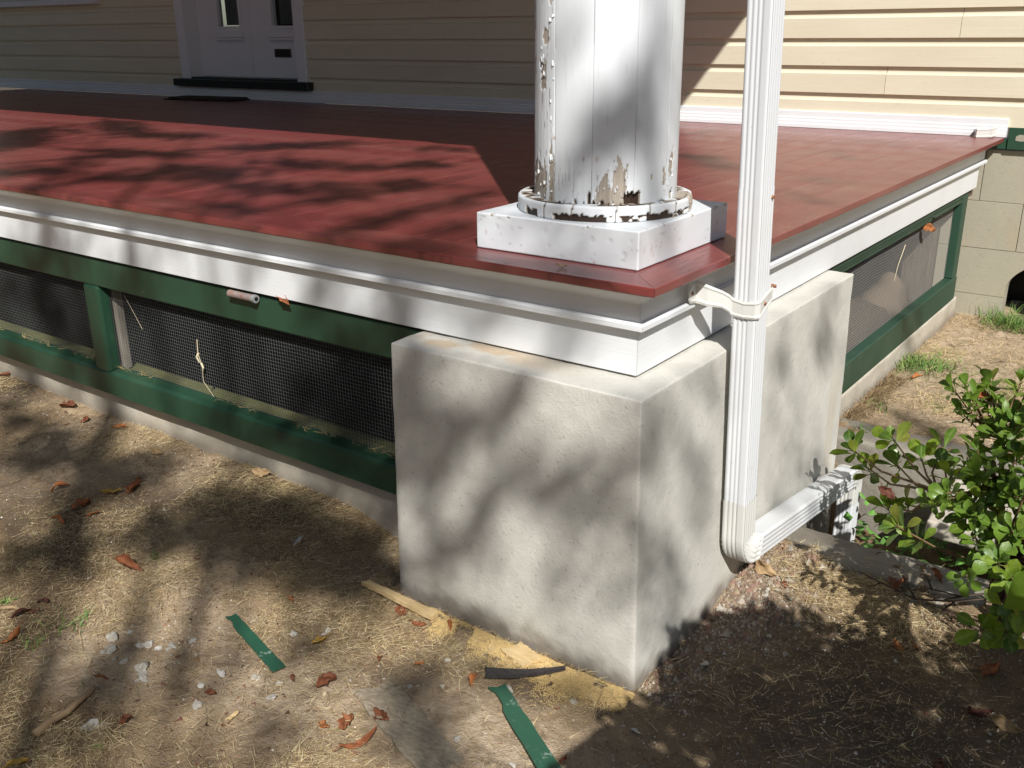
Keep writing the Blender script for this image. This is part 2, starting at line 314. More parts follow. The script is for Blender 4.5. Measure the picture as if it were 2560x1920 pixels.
# surveyed positions of small things (metres)
LEAVES=[
 (-1.547,-0.481,0.137,'curl','long curled red brown leaf on the straw above the short green strip'),
 (-2.850,0.098,0.090,'crumple','crumpled rusty leaf near the concrete footing under the left end of the mesh screen'),
 (-2.179,-0.333,0.076,'curl','small curled rusty leaf in shade at left, beyond the yellow edged one'),
 (-1.942,-0.186,0.124,'flat','large brown leaf in the shade with a yellow leaf at its left side'),
 (-1.970,-0.256,0.082,'yellow','yellow and brown leaf touching the large brown one in the shade'),
 (-1.996,-0.358,0.080,'crumple','crumpled dark leaf in shade, in front of the yellow and brown one'),
 (-3.471,0.133,0.087,'flat','red leaf cut by the left edge of the picture beside the footing'),
 (-2.103,0.021,0.063,'tan','pale tan leaf standing on edge in front of the concrete footing'),
 (-1.622,0.122,0.075,'tan','broad tan leaf leaning on the footing below the long mesh bay'),
 (-2.652,0.057,0.062,'flat','red brown leaf lying flat in shade just off the footing'),
 (-2.434,0.077,0.064,'flat','orange leaf lying on bright straw by the footing'),
 (-1.978,-0.454,0.066,'curl','narrow curled orange leaf in shade at left'),
 (-1.919,-0.367,0.057,'flat','thin orange brown leaf at the edge of the left shade'),
 (-1.519,-0.866,0.078,'curl','curled rust leaf at the left edge beside the grass tuft'),
 (-1.620,-0.785,0.068,'dark','dull maroon leaf at the left edge behind the grass tuft'),
 (-0.806,-0.366,0.067,'yellow','yellowish brown leaf right of the short green strip'),
 (-0.647,-0.492,0.068,'crumple','folded rust leaf standing up near the half buried plank'),
 (-0.537,-0.606,0.050,'flat','orange brown leaf lying left of the group of three leaves'),
 (-0.862,-0.694,0.033,'crumple','small dark red leaf between the stones and the short green strip'),
 (-0.952,-0.879,0.041,'crumple','dark red crumpled leaf beside the pair of white stones'),
 (-1.151,-0.820,0.037,'flat','small dark leaf on the straw left of the white stones'),
 (-1.013,-0.289,0.041,'flat','small orange leaf in sun above the short green strip'),
 (-0.748,-0.519,0.032,'dark','dark brown narrow leaf just below the short green strip'),
 (-0.726,-0.117,0.060,'crumple','dark rusty leaf against the split stake'),
 (-0.634,-0.144,0.053,'flat','dark leaf between the split stake and the sawdust'),
 (-0.558,-0.098,0.045,'curl','rusty leaf lying on the far end of the sawdust'),
 (-0.506,-0.287,0.035,'flat','small bright orange leaf alone on pale dirt'),
 (-0.341,-0.268,0.067,'curl','orange leaf at the blunt end of the black wood sliver'),
 (-0.428,-0.600,0.122,'long','long wrinkled brown leaf hanging down towards the bottom edge'),
 (-0.446,-0.498,0.078,'flat','rust coloured leaf right of the long wrinkled one'),
 (-0.504,-0.562,0.069,'crumple','shrivelled dark leaf left of the long wrinkled one'),
 (-0.002,-0.352,0.037,'curl','small red leaf right of the long green strip'),
 (-0.612,-0.331,0.025,'crumple','tiny dark red leaf on the dirt in front of the sawdust'),
 (0.084,0.609,0.093,'tan','torn tan leaf beside the pier below the downspout elbow'),
 (0.154,0.602,0.036,'flat','small red leaf right of the torn tan leaf'),
 (0.078,0.776,0.029,'flat','small orange leaf under the downspout elbow'),
 (0.429,0.783,0.091,'crumple','dull brown leaf in the shrub shade in front of the concrete kerb'),
 (0.505,0.536,0.051,'flat','pink orange leaf in a light fleck of the shrub shade'),
 (0.553,0.541,0.035,'yellow','small pale orange leaf in a light fleck of the shrub shade'),
 (0.736,0.552,0.109,'flat','large brown leaf in the shrub shade near the right edge'),
 (0.511,0.886,0.061,'flat','rusty leaf against the near kerb beside the bare twigs'),
 (0.744,0.371,0.092,'dark','dark brown leaf in deep shrub shade at lower right'),
 (0.716,0.134,0.064,'dark','dark leaf cut by the bottom edge in the shrub shade'),
 (0.020,2.478,0.071,'curl','orange curled leaf on the green weeds by the right footing'),
 (0.812,0.347,0.078,'tan','pale tan leaf in deep shade at the lower right'),
 (-1.024,-1.114,0.054,'yellow','bright yellow leaf cut by the bottom left corner'),
 (-1.601,-0.757,0.046,'dark','maroon scrap of leaf behind the grass tuft at left'),
 (-1.640,-0.711,0.042,'dark','small maroon leaf in sun at left above the grass tuft'),
]
PEBBLES=[
 (-1.301,-0.694,0.0131),
 (-1.251,-0.747,0.0147),
 (-1.101,-0.736,0.0186),
 (-1.010,-0.937,0.0149),
 (-0.998,-0.916,0.0080),
 (-1.204,-0.669,0.0142),
 (-1.179,-0.658,0.0090),
 (-1.147,-0.649,0.0083),
 (-1.116,-0.622,0.0103),
 (-1.120,-0.638,0.0083),
 (-1.091,-0.580,0.0090),
 (-1.206,-0.749,0.0069),
 (-1.176,-0.747,0.0113),
 (-1.280,-0.651,0.0079),
 (-0.725,-0.607,0.0142),
 (-0.812,-0.577,0.0073),
 (-0.830,-0.573,0.0086),
 (-0.920,-0.679,0.0109),
 (-0.857,-0.740,0.0117),
 (-0.758,-0.557,0.0079),
 (-0.911,-0.619,0.0111),
 (-0.255,-0.227,0.0090),
 (-0.395,-0.325,0.0084),
 (-0.468,-0.218,0.0075),
 (-0.465,-0.368,0.0066),
 (-0.988,-0.457,0.0078),
 (-0.895,-0.384,0.0085),
 (-1.180,-0.111,0.0132),
 (0.087,-0.163,0.0090),
 (-0.093,-0.165,0.0071),
 (0.208,0.849,0.0087),
 (0.045,0.419,0.0148),
 (0.124,0.544,0.0165),
 (0.096,0.786,0.0131),
 (0.103,0.171,0.0124),
 (-1.068,-0.751,0.0086),
 (-1.075,-0.761,0.0061),
 (-0.829,-0.321,0.0079),
 (0.466,0.771,0.0082),
 (0.561,0.797,0.0107),
 (0.261,0.573,0.0081),
 (0.549,0.764,0.0134),
 (-0.244,-0.452,0.0067),
 (-0.085,-0.434,0.0065),
]
LATH_A=((-1.081, -0.454, -1.033),(-0.797, -0.523, -1.055))
LATH_B=((-0.281, -0.243, -1.055),(-0.007, -0.405, -1.055))
STAKE=((-0.902, -0.095, -1.045),(-0.612, -0.1, -1.055))
SLIVER=((-0.324, -0.237, -1.055),(-0.164, -0.096, -1.055))
PLANK=((-0.567, -0.413, -1.055),(-0.192, -0.548, -1.055))
STICK_A=((-1.123, -0.884, -1.055),(-1.077, -1.051, -1.055))
STICK_AA=((-1.08, -1.043, -1.055),(-1.119, -0.86, -1.055))
STICK_B=((-1.703, -0.808, -1.055),(-1.642, -0.777, -1.055))
STICK_C=((0.111, -0.46, -1.055),(0.03, -0.468, -1.055))
CHIP=((-0.741, -0.738, -1.055),(-0.745, -0.699, -1.055))
SCRAP=((-0.361, -0.079, -1.055),(-0.262, -0.11, -1.055))
TUFTS=[
 (-1.457,-0.732,0.094,'green grass tuft in the straw at left'),
 (-0.017,2.654,0.237,'bright green weed clump beside the right footing'),
 (0.177,3.663,0.222,'tall green weeds below the arched opening'),
 (-0.026,2.025,0.116,'small green weed by the far kerb'),
 (-1.738,-0.779,0.042,'little green weed at the left edge'),
 (-1.518,-0.399,0.044,'green sprig behind the long curled leaf'),
 (-1.451,-0.846,0.052,'low green weed beside the curled rust leaf at the left edge'),
 (-0.926,-0.973,0.024,'tiny green sprig near the bottom left'),
 (0.021,1.756,0.073,'green weed growing on the far kerb'),
]
ROSETTES=[(0.173, 1.049, -0.727),(0.275, 1.118, -0.685),(0.382, 1.057, -0.702),(0.449, 1.008, -0.628),(0.601, 0.676, -0.295),(0.581, 0.641, -0.338),(0.652, 0.624, -0.344),(0.641, 0.598, -0.385),(0.678, 0.615, -0.262),(0.658, 0.52, -0.437),(0.668, 0.514, -0.466),(0.691, 0.524, -0.336),(0.713, 0.504, -0.417),(0.228, 1.063, -0.785),(0.327, 1.006, -0.724),(0.484, 0.894, -0.644),(0.525, 0.797, -0.631),(0.407, 0.844, -0.772),(0.351, 0.856, -0.801),(0.558, 0.513, -0.582),(0.637, 0.53, -0.527),(0.659, 0.479, -0.529),(0.718, 0.463, -0.515),(0.734, 0.491, -0.48),(0.491, 0.383, -0.611),(0.529, 0.399, -0.639),(0.661, 0.405, -0.549),(0.745, 0.258, -0.571),(0.781, 0.217, -0.577),(0.782, 0.188, -0.64),(0.794, 0.176, -0.687),(0.747, 0.143, -0.681),(0.71, 0.376, -0.546),(0.762, 0.351, -0.542),(0.629, 0.446, -0.552),(0.812, 0.16, -0.605)]
STEMFORK=(0.688, 0.591, -0.622)
SHRUB_LEAVES=[(0.6, 0.645, -0.331), (0.43, 0.489, -0.571)]
SHADE=[(-0.73, -0.04, -0.31, -0.7, -0.04, -0.57, 0.08, 1.05),
 (-0.58, -0.04, -0.35, -0.69, -0.04, -0.28, 0.07, 0.9),
 (-0.37, -0.04, -0.28, -0.53, -0.04, -0.48, 0.07, 1.2),
 (-0.6, -0.04, -0.52, -0.7, -0.04, -0.58, 0.08, 1.2),
 (-0.54, -0.04, -0.5, -0.66, -0.04, -0.6, 0.07, 1.05),
 (-0.41, -0.04, -0.52, -0.18, -0.04, -0.52, 0.08, 1.2),
 (-0.07, -0.04, -0.41, -0.01, -0.04, -0.48, 0.08, 0.98),
 (-0.68, -0.04, -0.78, -0.63, -0.04, -0.93, 0.07, 1.05),
 (-0.49, -0.04, -0.72, -0.58, -0.04, -0.85, 0.07, 1.12),
 (-0.29, -0.04, -0.59, -0.15, -0.04, -0.56, 0.07, 0.9),
 (-0.33, -0.04, -0.9, -0.46, -0.04, -0.97, 0.08, 0.52),
 (-0.14, -0.04, -0.69, -0.02, -0.04, -0.61, 0.07, 0.68),
 (-0.09, -0.04, -0.96, -0.17, -0.04, -0.9, 0.07, 0.38),
 (-0.49, -0.04, -1.11, -0.66, -0.04, -1.05, 0.08, 0.52),
 (0.0, 0.08, -0.65, 0.0, 0.05, -0.8, 0.08, 0.71),
 (0.0, 0.15, -1.03, 0.0, 0.06, -0.84, 0.07, 0.5),
 (0.0, 0.07, -0.3, 0.0, 0.1, -0.41, 0.07, 0.5),
 (0.0, 1.19, -0.28, 0.0, 1.34, -0.5, 0.08, 0.42),
 (0.0, 0.86, -0.38, 0.0, 0.93, -0.6, 0.08, 0.38),
 (0.0, 1.11, -0.77, 0.0, 1.2, -0.98, 0.08, 0.67),
 (0.0, 0.87, -0.79, 0.0, 0.99, -0.95, 0.07, 0.63),
 (0.0, 0.23, -0.51, 0.0, 0.29, -0.68, 0.08, 0.59),
 (0.0, 1.09, -0.33, 0.0, 1.13, -0.55, 0.07, 0.34),
 (0.0, 0.23, -0.93, 0.0, 0.13, -0.81, 0.07, 0.42),
 (0.0, 0.31, -0.28, 0.0, 0.37, -0.43, 0.07, 0.34),
 (-2.08, 0.02, -0.96, -2.02, -0.43, -1.01, 0.09, 1.8),
 (-1.43, -0.05, -0.96, -0.94, 0.01, -1.04, 0.13, 2.64),
 (-1.68, -0.34, -1.0, -1.11, -0.06, -0.99, 0.11, 2.64),
 (-2.96, -0.1, -0.96, -1.97, -0.22, -0.97, 0.1, 1.92),
 (-2.02, -0.64, -1.05, -1.69, -0.43, -1.01, 0.08, 2.4),
 (-2.6, -0.33, -0.99, -2.32, -0.23, -0.98, 0.09, 1.44),
 (-1.22, -0.08, -0.97, -0.89, -0.1, -1.05, 0.1, 2.4),
 (-1.08, -0.28, -1.01, -0.96, -0.15, -1.03, 0.05, 1.68),
 (-0.51, -0.39, -1.05, -0.2, -0.55, -1.05, 0.07, 1.92),
 (-1.33, -0.87, -1.05, -1.07, -0.83, -1.05, 0.06, 0.96),
 (-0.84, -0.42, -1.05, -0.71, -0.41, -1.05, 0.05, 1.44),
 (-1.12, -0.68, -1.05, -0.9, -0.71, -1.05, 0.06, 0.84),
 (-0.49, -0.35, -1.05, -0.41, -0.36, -1.05, 0.05, 1.56),
 (-0.15, -0.15, -1.05, -0.05, -0.12, -1.05, 0.05, 1.2),
 (-1.09, -0.98, -1.05, -0.89, -0.96, -1.05, 0.07, 0.96),
 (-1.3, -0.7, -1.05, -1.25, -0.6, -1.04, 0.05, 0.84),
 (-1.59, -0.08, -0.96, -1.53, -0.24, -0.98, 0.08, 2.16),
 (-0.63, -0.73, -1.05, -0.61, -0.63, -1.05, 0.06, 0.84),
 (-3.13, 0.1, -0.35, -2.8, 0.1, -0.34, 0.08, 1.2),
 (-3.3, 0.1, -0.83, -3.15, 0.1, -0.84, 0.05, 2.0),
 (-1.08, 0.1, -0.33, -0.86, 0.1, -0.33, 0.05, 1.3),
 (-1.27, 0.1, -0.75, -0.94, 0.1, -0.78, 0.08, 2.0),
 (-2.39, 0.1, -0.31, -2.1, 0.1, -0.32, 0.06, 1.0),
 (-3.03, 0.1, -0.49, -2.73, 0.1, -0.57, 0.07, 1.3),
 (-1.95, 0.1, -0.79, -1.58, 0.1, -0.78, 0.06, 0.9),
 (-1.48, 0.1, -0.72, -1.22, 0.1, -0.47, 0.08, 1.4),
 (-2.85, 0.1, -0.73, -2.49, 0.1, -0.8, 0.05, 1.1),
 (-1.16, 0.1, -0.53, -0.99, 0.1, -0.57, 0.09, 1.8),
 (-2.42, 0.07, -0.09, -2.43, 0.07, -0.18, 0.03, 1.2),
 (-2.59, 0.07, -0.08, -2.64, 0.07, -0.17, 0.03, 0.7),
 (-1.86, 0.07, -0.15, -1.9, 0.07, -0.09, 0.04, 1.2),
 (-1.11, 0.07, -0.27, -1.18, 0.07, -0.17, 0.05, 1.4),
 (-0.86, 0.07, -0.27, -0.78, 0.07, -0.12, 0.05, 1.2),
 (-0.68, 0.07, -0.13, -0.46, 0.07, -0.14, 0.04, 1.3),
 (-0.62, 0.07, -0.23, -0.54, 0.07, -0.23, 0.04, 0.7),
 (-0.28, 0.07, -0.23, -0.22, 0.07, -0.24, 0.04, 0.6),
 (-1.5, 0.07, -0.17, -1.54, 0.07, -0.14, 0.03, 0.7),
 (-2.14, 0.07, -0.08, -2.14, 0.07, -0.18, 0.03, 0.7),
 (-0.16, 0.2, 0.4, -0.28, 0.2, 0.29, 0.06, 1.4),
 (-0.28, 0.2, 0.29, -0.38, 0.2, 0.18, 0.05, 1.4),
 (-0.15, 0.2, 0.52, -0.16, 0.2, 0.4, 0.05, 1.7),
 (-0.09, 0.2, 0.27, -0.07, 0.2, 0.2, 0.04, 1.0),
 (-0.35, 0.2, 0.07, -0.48, 0.2, -0.01, 0.04, 1.5),
 (-0.08, 0.2, 0.59, -0.07, 0.2, 0.5, 0.04, 1.2),
 (-0.22, 0.2, 0.0, -0.17, 0.2, 0.03, 0.03, 1.0),
 (-0.35, 0.2, 0.58, -0.41, 0.2, 0.44, 0.03, 0.4),
 (-4.97, 1.28, 0.0, -4.14, 0.65, 0.0, 0.2, 2.0),
 (-5.08, 1.86, 0.0, -4.16, 1.44, 0.0, 0.12, 1.5),
 (-4.13, 1.46, 0.0, -3.68, 1.55, 0.0, 0.1, 1.8),
 (-3.62, 0.85, 0.0, -3.03, 0.97, 0.0, 0.08, 1.6),
 (-2.77, 0.62, 0.0, -2.26, 0.63, 0.0, 0.13, 2.2),
 (-3.41, 0.55, 0.0, -3.28, 0.88, 0.0, 0.08, 1.2),
 (-2.79, 0.28, 0.0, -2.5, 0.43, 0.0, 0.08, 1.4),
 (-3.09, 1.29, 0.0, -2.73, 1.7, 0.0, 0.1, 1.6),
 (-2.0, 0.5, 0.0, -1.62, 0.62, 0.0, 0.08, 1.6),
 (-3.26, 0.19, 0.0, -2.99, 0.33, 0.0, 0.1, 1.4),
 (-2.05, 1.07, 0.0, -1.79, 1.43, 0.0, 0.08, 1.6),
 (-1.08, 0.07, 0.0, -1.13, 0.83, 0.0, 0.04, 2.2),
 (-0.85, 0.22, 0.0, -0.81, 0.36, 0.0, 0.05, 1.5),
 (-0.83, 0.04, 0.0, -0.6, 0.06, 0.0, 0.05, 1.5),
 (-2.47, 1.04, 0.0, -2.17, 1.05, 0.0, 0.1, 1.6),
 (-1.83, 0.15, 0.0, -1.55, 0.17, 0.0, 0.06, 1.0),
 (-2.29, 1.78, 0.0, -2.03, 1.82, 0.0, 0.06, 1.0),
 (-1.55, 0.33, 0.0, -1.48, 0.87, 0.0, 0.06, 1.2),
 (-2.65, -0.08, 0.0, -2.68, 0.1, 0.0, 0.06, 1.0),
 (-1.67, 0.81, 0.0, -1.39, 0.92, 0.0, 0.05, 1.0),
 (-1.11, 2.3, 0.0, -0.71, 1.91, 0.0, 0.08, 0.75),
 (-0.56, 2.7, 0.0, -0.36, 2.54, 0.0, 0.06, 0.4),
 (-0.46, 1.95, 0.0, -0.19, 1.69, 0.0, 0.05, 0.4),
 (-0.26, 1.4, 0.0, -0.09, 1.33, 0.0, 0.05, 0.6),
 (-1.47, 3.04, 0.0, -1.35, 3.25, 0.0, 0.06, 0.4),
 (-0.63, 3.26, 0.0, -0.33, 3.15, 0.0, 0.05, 0.25),
 (-0.43, 0.07, 0.0, -0.18, 0.06, 0.0, 0.05, 1.2),
 (0.12, 1.98, -0.95, 0.29, 1.85, -0.95, 0.08, 1.4),
 (0.02, 1.77, -0.95, 0.14, 1.91, -0.95, 0.05, 1.0),
 (-0.1, 2.53, -0.77, -0.1, 2.93, -0.8, 0.05, 0.7),
 (0.2, 0.89, -0.95, 0.49, 0.82, -0.95, 0.07, 1.1)]

# ================================================================== GROUND
def axis(segs):
    out = []
    for a, b, n in segs: out += list(np.linspace(a, b, n, endpoint=False))
    return np.array(out+[segs[-1][1]])
gx = axis([(-150, -30, 8), (-30, -10, 12), (-10, -4.2, 30), (-4.2, -2.2, 80), (-2.2, 1.1, 240), (1.1, 2.4, 26), (2.4, 8, 14), (8, 30, 10), (30, 150, 8)])
gy = axis([(-150, -30, 8), (-30, -8, 12), (-8, -1.6, 26), (-1.6, 1.9, 230), (1.9, 4.0, 90), (4.0, 12, 16), (12, 40, 10), (40, 150, 8)])
GX, GY = np.meshgrid(gx, gy, indexing='ij'); GZ = ground_z(GX, GY)
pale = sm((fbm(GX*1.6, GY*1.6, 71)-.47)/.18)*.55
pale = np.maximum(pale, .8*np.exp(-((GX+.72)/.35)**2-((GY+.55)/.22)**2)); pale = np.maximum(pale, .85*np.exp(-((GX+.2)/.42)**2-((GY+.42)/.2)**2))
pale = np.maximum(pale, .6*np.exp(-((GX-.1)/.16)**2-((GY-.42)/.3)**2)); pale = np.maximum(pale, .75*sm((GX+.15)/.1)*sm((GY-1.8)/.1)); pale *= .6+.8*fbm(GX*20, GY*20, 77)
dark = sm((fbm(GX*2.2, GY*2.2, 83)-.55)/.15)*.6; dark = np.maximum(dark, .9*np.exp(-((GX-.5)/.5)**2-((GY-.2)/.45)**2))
inn = sm((-GX-.15)/.1)*sm((GY-.2)/.1); dark = np.maximum(dark*(1-inn), .95*inn)  # soil under the porch coloured darker to stand in for shade
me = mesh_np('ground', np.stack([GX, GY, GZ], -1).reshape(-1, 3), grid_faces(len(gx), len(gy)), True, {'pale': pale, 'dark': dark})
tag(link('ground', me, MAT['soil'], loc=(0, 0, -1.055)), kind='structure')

# ================================================================== HOUSE WALL
LW = 3.752
house = empty('house', (-4.5, LW+.1, -1.0), 'cream clapboard house wall with white double door and green trim behind the porch', 'house')
box('wall_core', (-13, -6.835, LW+.004, LW+.16, .075, 4.2), MAT['darkwood'], house); box('wall_core', (-5.185, 1.6, LW+.004, LW+.16, .075, 4.2), MAT['darkwood'], house); box('wall_core', (-6.834, -5.186, LW+.004, LW+.16, 2.51, 4.2), MAT['darkwood'], house)
box('wall_core', (-6.834, -5.186, LW+.004, LW+.14, -.06, .138), MAT['darkwood'], house); box('hall_back', (-6.9, -5.1, LW+.9, LW+.95, 0, 2.5), MAT['darkwood'], house)
box('wall_core', (-13, -6.84, LW+.16, LW+.3, .0, 4.2), MAT['darkwood'], house)
def clap(x0, x1, z0, h=.1445):
    t = .020
    prof = [(0, z0), (-t, z0), (-t, z0+.102)]
    for k in range(1, 6):
        a = k/5*math.pi/2; prof.append((-t+(t-.002)*math.sin(a), z0+.102+.016*(1-math.cos(a))))
    prof += [(-.002, z0+h+.010), (0, z0+h+.010)]
    m = MB().prism(prof, lambda a, b, x: (x, LW+a+.002, b), x0, x1).mesh('clapboard')
    link('clapboard', m, MAT['siding'], house)
butts = {1: [-.637], 2: [-2.6], 3: [-.29, -3.4], 4: [-1.4], 5: [.35, -4.1], 6: [-2.1], 0: [-2.9]}
for k in range(0, 22):
    z0 = .0495+.1445*k
    xs = [-12.6, -6.83, -5.19, 1.5]
    if z0 > 2.4: segs = [(-12.6, 1.5)]
    else: segs = [(-12.6, -6.83), (-5.19, 1.5)]
    if .8 < z0 < 2.3: segs = [(-12.6, -10.3), (-8.02, -6.83)]+segs[1:]
    for a, b in segs:
        cuts = [a]+sorted(x for x in butts.get(k, []) if a < x < b)+[b]
        for p, q in zip(cuts, cuts[1:]): clap(p+(.0012 if p != a else 0), q-(.0012 if q != b else 0), z0)
# baseboard with three steps
prof = [(0, .002), (-.046, .002), (-.046, .020), (-.041, .024), (-.041, .038), (-.036, .043), (-.036, .056), (-.031, .061), (-.031, .090), (-.026, .094), (0, .094)]
link('baseboard', MB().prism(prof, lambda a, b, x: (x, LW+a-.001, b), -12.6, .004).mesh('baseboard'), MAT['white_smooth'], house)
# door
dr = box('door_frame', (-6.83, -6.715, LW-.034, LW+.13, .158, 2.35), MAT['door_white'], house, .004)
box('door_frame', (-5.305, -5.19, LW-.034, LW+.13, .158, 2.35), MAT['door_white'], house, .004)
box('door_frame', (-6.86, -5.16, LW-.036, LW+.13, 2.352, 2.5), MAT['door_white'], house, .004)
def leafdoor(x0, x1, g0, g1, slot=False):
    yf = LW+.115
    d = MB(); z0, z1 = .175, 2.345
    d.box(x0, g0, yf, yf+.045, z0, z1); d.box(g1, x1, yf, yf+.045, z0, z1)
    d.box(g0+.0002, g1-.0002, yf+.0002, yf+.0448, z0+.0002, .565); d.box(g0+.0002, g1-.0002, yf+.0002, yf+.0448, 2.1, z1-.0002)
    o = link('door', d.mesh('door'), MAT['door_white'], house)
    box('glass_pane', (g0, g1, yf+.020, yf+.026, .567, 2.098), MAT['glass'], o, 0)
    box('curtain', (g0+.04, g1-.03, yf+.050, yf+.054, .6, 2.05), MAT['curtain'], o, 0)
    for i, (e, zt, zb, pr) in enumerate([(.015, .590, .566, .012), (.05, .545, .500, .030), (.035, .499, .476, .022), (.05, .475, .462, .012)]):
        box('ledge_moulding', (g0-e, g1+e, yf-pr, yf-.001, zb, zt), MAT['door_white'], o, .003)
    for a, b in ((g0-.028, g0-.002), (g1+.002, g1+.028)): box('ledge_moulding', (a, b, yf-.012, yf-.001, .592, 2.1), MAT['door_white'], o, .003)
    if slot:
        s = box('mail_slot', (-5.715, -5.515, yf-.012, yf-.001, .342, .408), MAT['black'], o, .004)
        box('door_knob', (-5.99, -5.96, yf-.05, yf-.001, .95, .985), MAT['black'], o, .008)
    return o
leafdoor(-6.712, -6.012, -6.41, -6.14); leafdoor(-6.008, -5.308, -5.715, -5.445, True)
box('threshold', (-6.712, -5.308, LW-.02, LW+.16, .140, .172), MAT['green_dark'], house, .004)
box('door_sill', (-6.90, -5.135, LW-.085, LW+.0, .096, .157), MAT['green_dark'], house, .006)
# window at far left
wn = box('window_frame', (-8.16, -8.03, LW-.03, LW+.05, .86, 2.3), MAT['door_white'], house, .004)
box('sill', (-10.4, -7.98, LW-.075, LW+.05, .805, .858), MAT['door_white'], wn, .006)
box('window_frame', (-10.3, -10.17, LW-.03, LW+.05, .86, 2.3), MAT['door_white'], house, .004)
box('glass_pane', (-10.165, -8.165, LW+.03, LW+.036, .862, 2.3), MAT['glass'], wn, 0)
# green water table with peeled spot, block foundation with arched opening
box('water_table', (.010, 1.5, LW-.020, LW+.03, -.062, .050), MAT['green'], house, .004)
box('water_table', (-.30, .008, LW-.012, LW+.03, -.062, -.012), MAT['green'], house, .003)
pv = [(.036+.016*math.cos(a)*(1+.5*random.random())+.03*max(0, math.cos(a)), -.002+.014*math.sin(a)*(1+.6*random.random())) for a in np.linspace(0, 2*math.pi, 15)[:-1]]
link('bare_patch', MB().prism(pv, lambda a, b, t: (a+.03, t, b), LW-.0225, LW-.018).mesh('bare_patch'), MAT['mortar'], house)
box('black_void_sheet', (-.5, 1.5, LW+.50, LW+.6, -1.4, -.064), MAT['black'], house); box('joint_backing', (-.5, .10, LW+.08, LW+.1, -1.4, -.064), MAT['mortar'], house, 0); box('joint_backing', (.10, 1.5, LW+.08, LW+.1, -.59, -.064), MAT['mortar'], house, 0)  # black sheet stands in for the darkness inside the arched opening
MOR = MB()
zr = [-.066, -.337, -.588, -.84, -1.10, -1.36]
OX0, OX1, OZS = .112, .86, -.80
def arch_x(z):   # left edge of the arched opening
    if z <= OZS: return OX0
    t = min(1, (z-OZS)/.205); return OX0+(.374)*(1-math.sqrt(max(0, 1-t*t)))
for r in range(5):
    zt, zb = zr[r]-.0016, zr[r+1]+.0016
    offs = [-.42, .131, .58, 1.03, 1.5] if r % 2 == 1 else [-.42, -.085 if r == 0 else -.19, .36, .81, 1.26, 1.5]
    for a, b in zip(offs, offs[1:]):
        a += .0016; b -= .0016
        if zb < -.6 and r >= 2:
            if a < OX0 < b or (r == 2 and a < OX0+.37 and b > OX0):
                zz = np.linspace(zb, zt, 12); x_r = [min(b, arch_x(z)) if z < OZS+.204 else b for z in zz]
                if max(x_r) <= a+.01: continue
                poly = [(a, zb)]+[(max(a, x), z) for x, z in zip(x_r, zz)]+[(a, zt)]
                link('concrete_block', MB().prism(poly, lambda p, q, t: (p, t, q), LW+.01, LW+.10).mesh('concrete_block', .0), MAT['block'], house); continue
            if a < OX1 and b > OX0 and (r > 2 or (a > OX0 and b < OX1)): continue
        box('concrete_block', (a, b, LW+.010+random.uniform(-.0004, .0004), LW+.10, zb, zt), MAT['block'], house, .0012)
for r in range(1, 5):
    xa = OX0-.002 if r >= 3 else 1.49
    MOR.box(-.42, xa, LW+.0125, LW+.09, zr[r]-.0014, zr[r]+.0014)
link('mortar', MOR.mesh('mortar'), MAT['mortar'], house)
# eaves so that the wall and porch sit in their own shade
box('soffit', (-12.6, 1.6, LW-.45, LW+.3, 3.3, 3.36), MAT['roofwhite'], house)

# ================================================================== PORCH
porch = empty('porch', (-4.0, 1.8, -.25), 'red board porch deck with white stepped trim and a roof, wrapped round the house corner', 'porch')
XL = -9.6
TH = .0225
fm = None
bx = -.1415; BW = .1395; y0b, y1b = .1415, LW-.048
field = MB().box(-BW/2+.0008, BW/2-.0008, 0, y1b-y0b, -TH, 0).mesh('deck_board', .0013, 1); field.materials.append(MAT['deck_y'])
nb = 0
while bx-BW > XL:
    o = bpy.data.objects.new('deck_board', field); COL.objects.link(o); o.parent = porch
    o.location = Vector((bx-BW/2, y0b, random.uniform(-.0007, .0002)))-porch.location; bx -= BW; nb += 1
def mitre_board(front):
    prof = [(0.003, 0), (.0006, -.0015), (0, -.004), (0, -TH+.003), (.002, -TH), (.1395, -TH), (.1395, 0)]
    m = MB(); n = len(prof); V = []
    far = XL if front else y1b
    for end in (0, 1):
        for i, z in prof:
            if front: V.append((-i-.0006 if end == 0 else far, i, z))
            else: V.append((-i, i+.0006 if end == 0 else far, z))
    m.add(V, [(k, (k+1) % n, n+(k+1) % n, n+k) for k in range(n)]+[tuple(range(n))[::-1], tuple(range(n, 2*n))])
    return m.mesh('nosing_board')
link('nosing_board', mitre_board(True), MAT['deck_x'], porch); link('nosing_board', mitre_board(False), MAT['deck_y'], porch)
box('light_stop_sheet', (XL, -.09, .09, y1b, -.05, -TH-.003), MAT['darkwood'], porch, 0)  # added sheet, stops light leaking through gaps between the deck boards
def trim(name, prof, mats, y_end=3.66):
    n = len(prof)
    for fr in (True, False):
        V = []
        for end in (0, 1):
            for i, z in prof:
                if fr: V.append((-i-.0004 if end == 0 else XL, i, z))
                else: V.append((-i, i+.0004 if end == 0 else y_end, z))
        m = MB().add(V, [(k, (k+1) % n, n+(k+1) % n, n+k) for k in range(n)]+[tuple(range(n))[::-1], tuple(range(n, 2*n))])
        link(name, m.mesh(name), mats[0 if fr else 1], porch)
ogee = [(.10, -.0245), (.040, -.0245), (.040, -.032)]+[(.040+.030*sm(t), -.032-.030*t) for t in np.linspace(.1, 1, 8)]+[(.073, -.064), (.10, -.064)]
trim('crown_moulding', ogee, (MAT['white_smooth'],)*2, 3.70)
trim('frieze_board', [(.10, -.0645), (.0755, -.0645), (.0755, -.1105), (.066, -.1125), (.060, -.116), (.060, -.1275), (.064, -.130), (.10, -.130)], (MAT['white_x'], MAT['white_y']), 3.69)
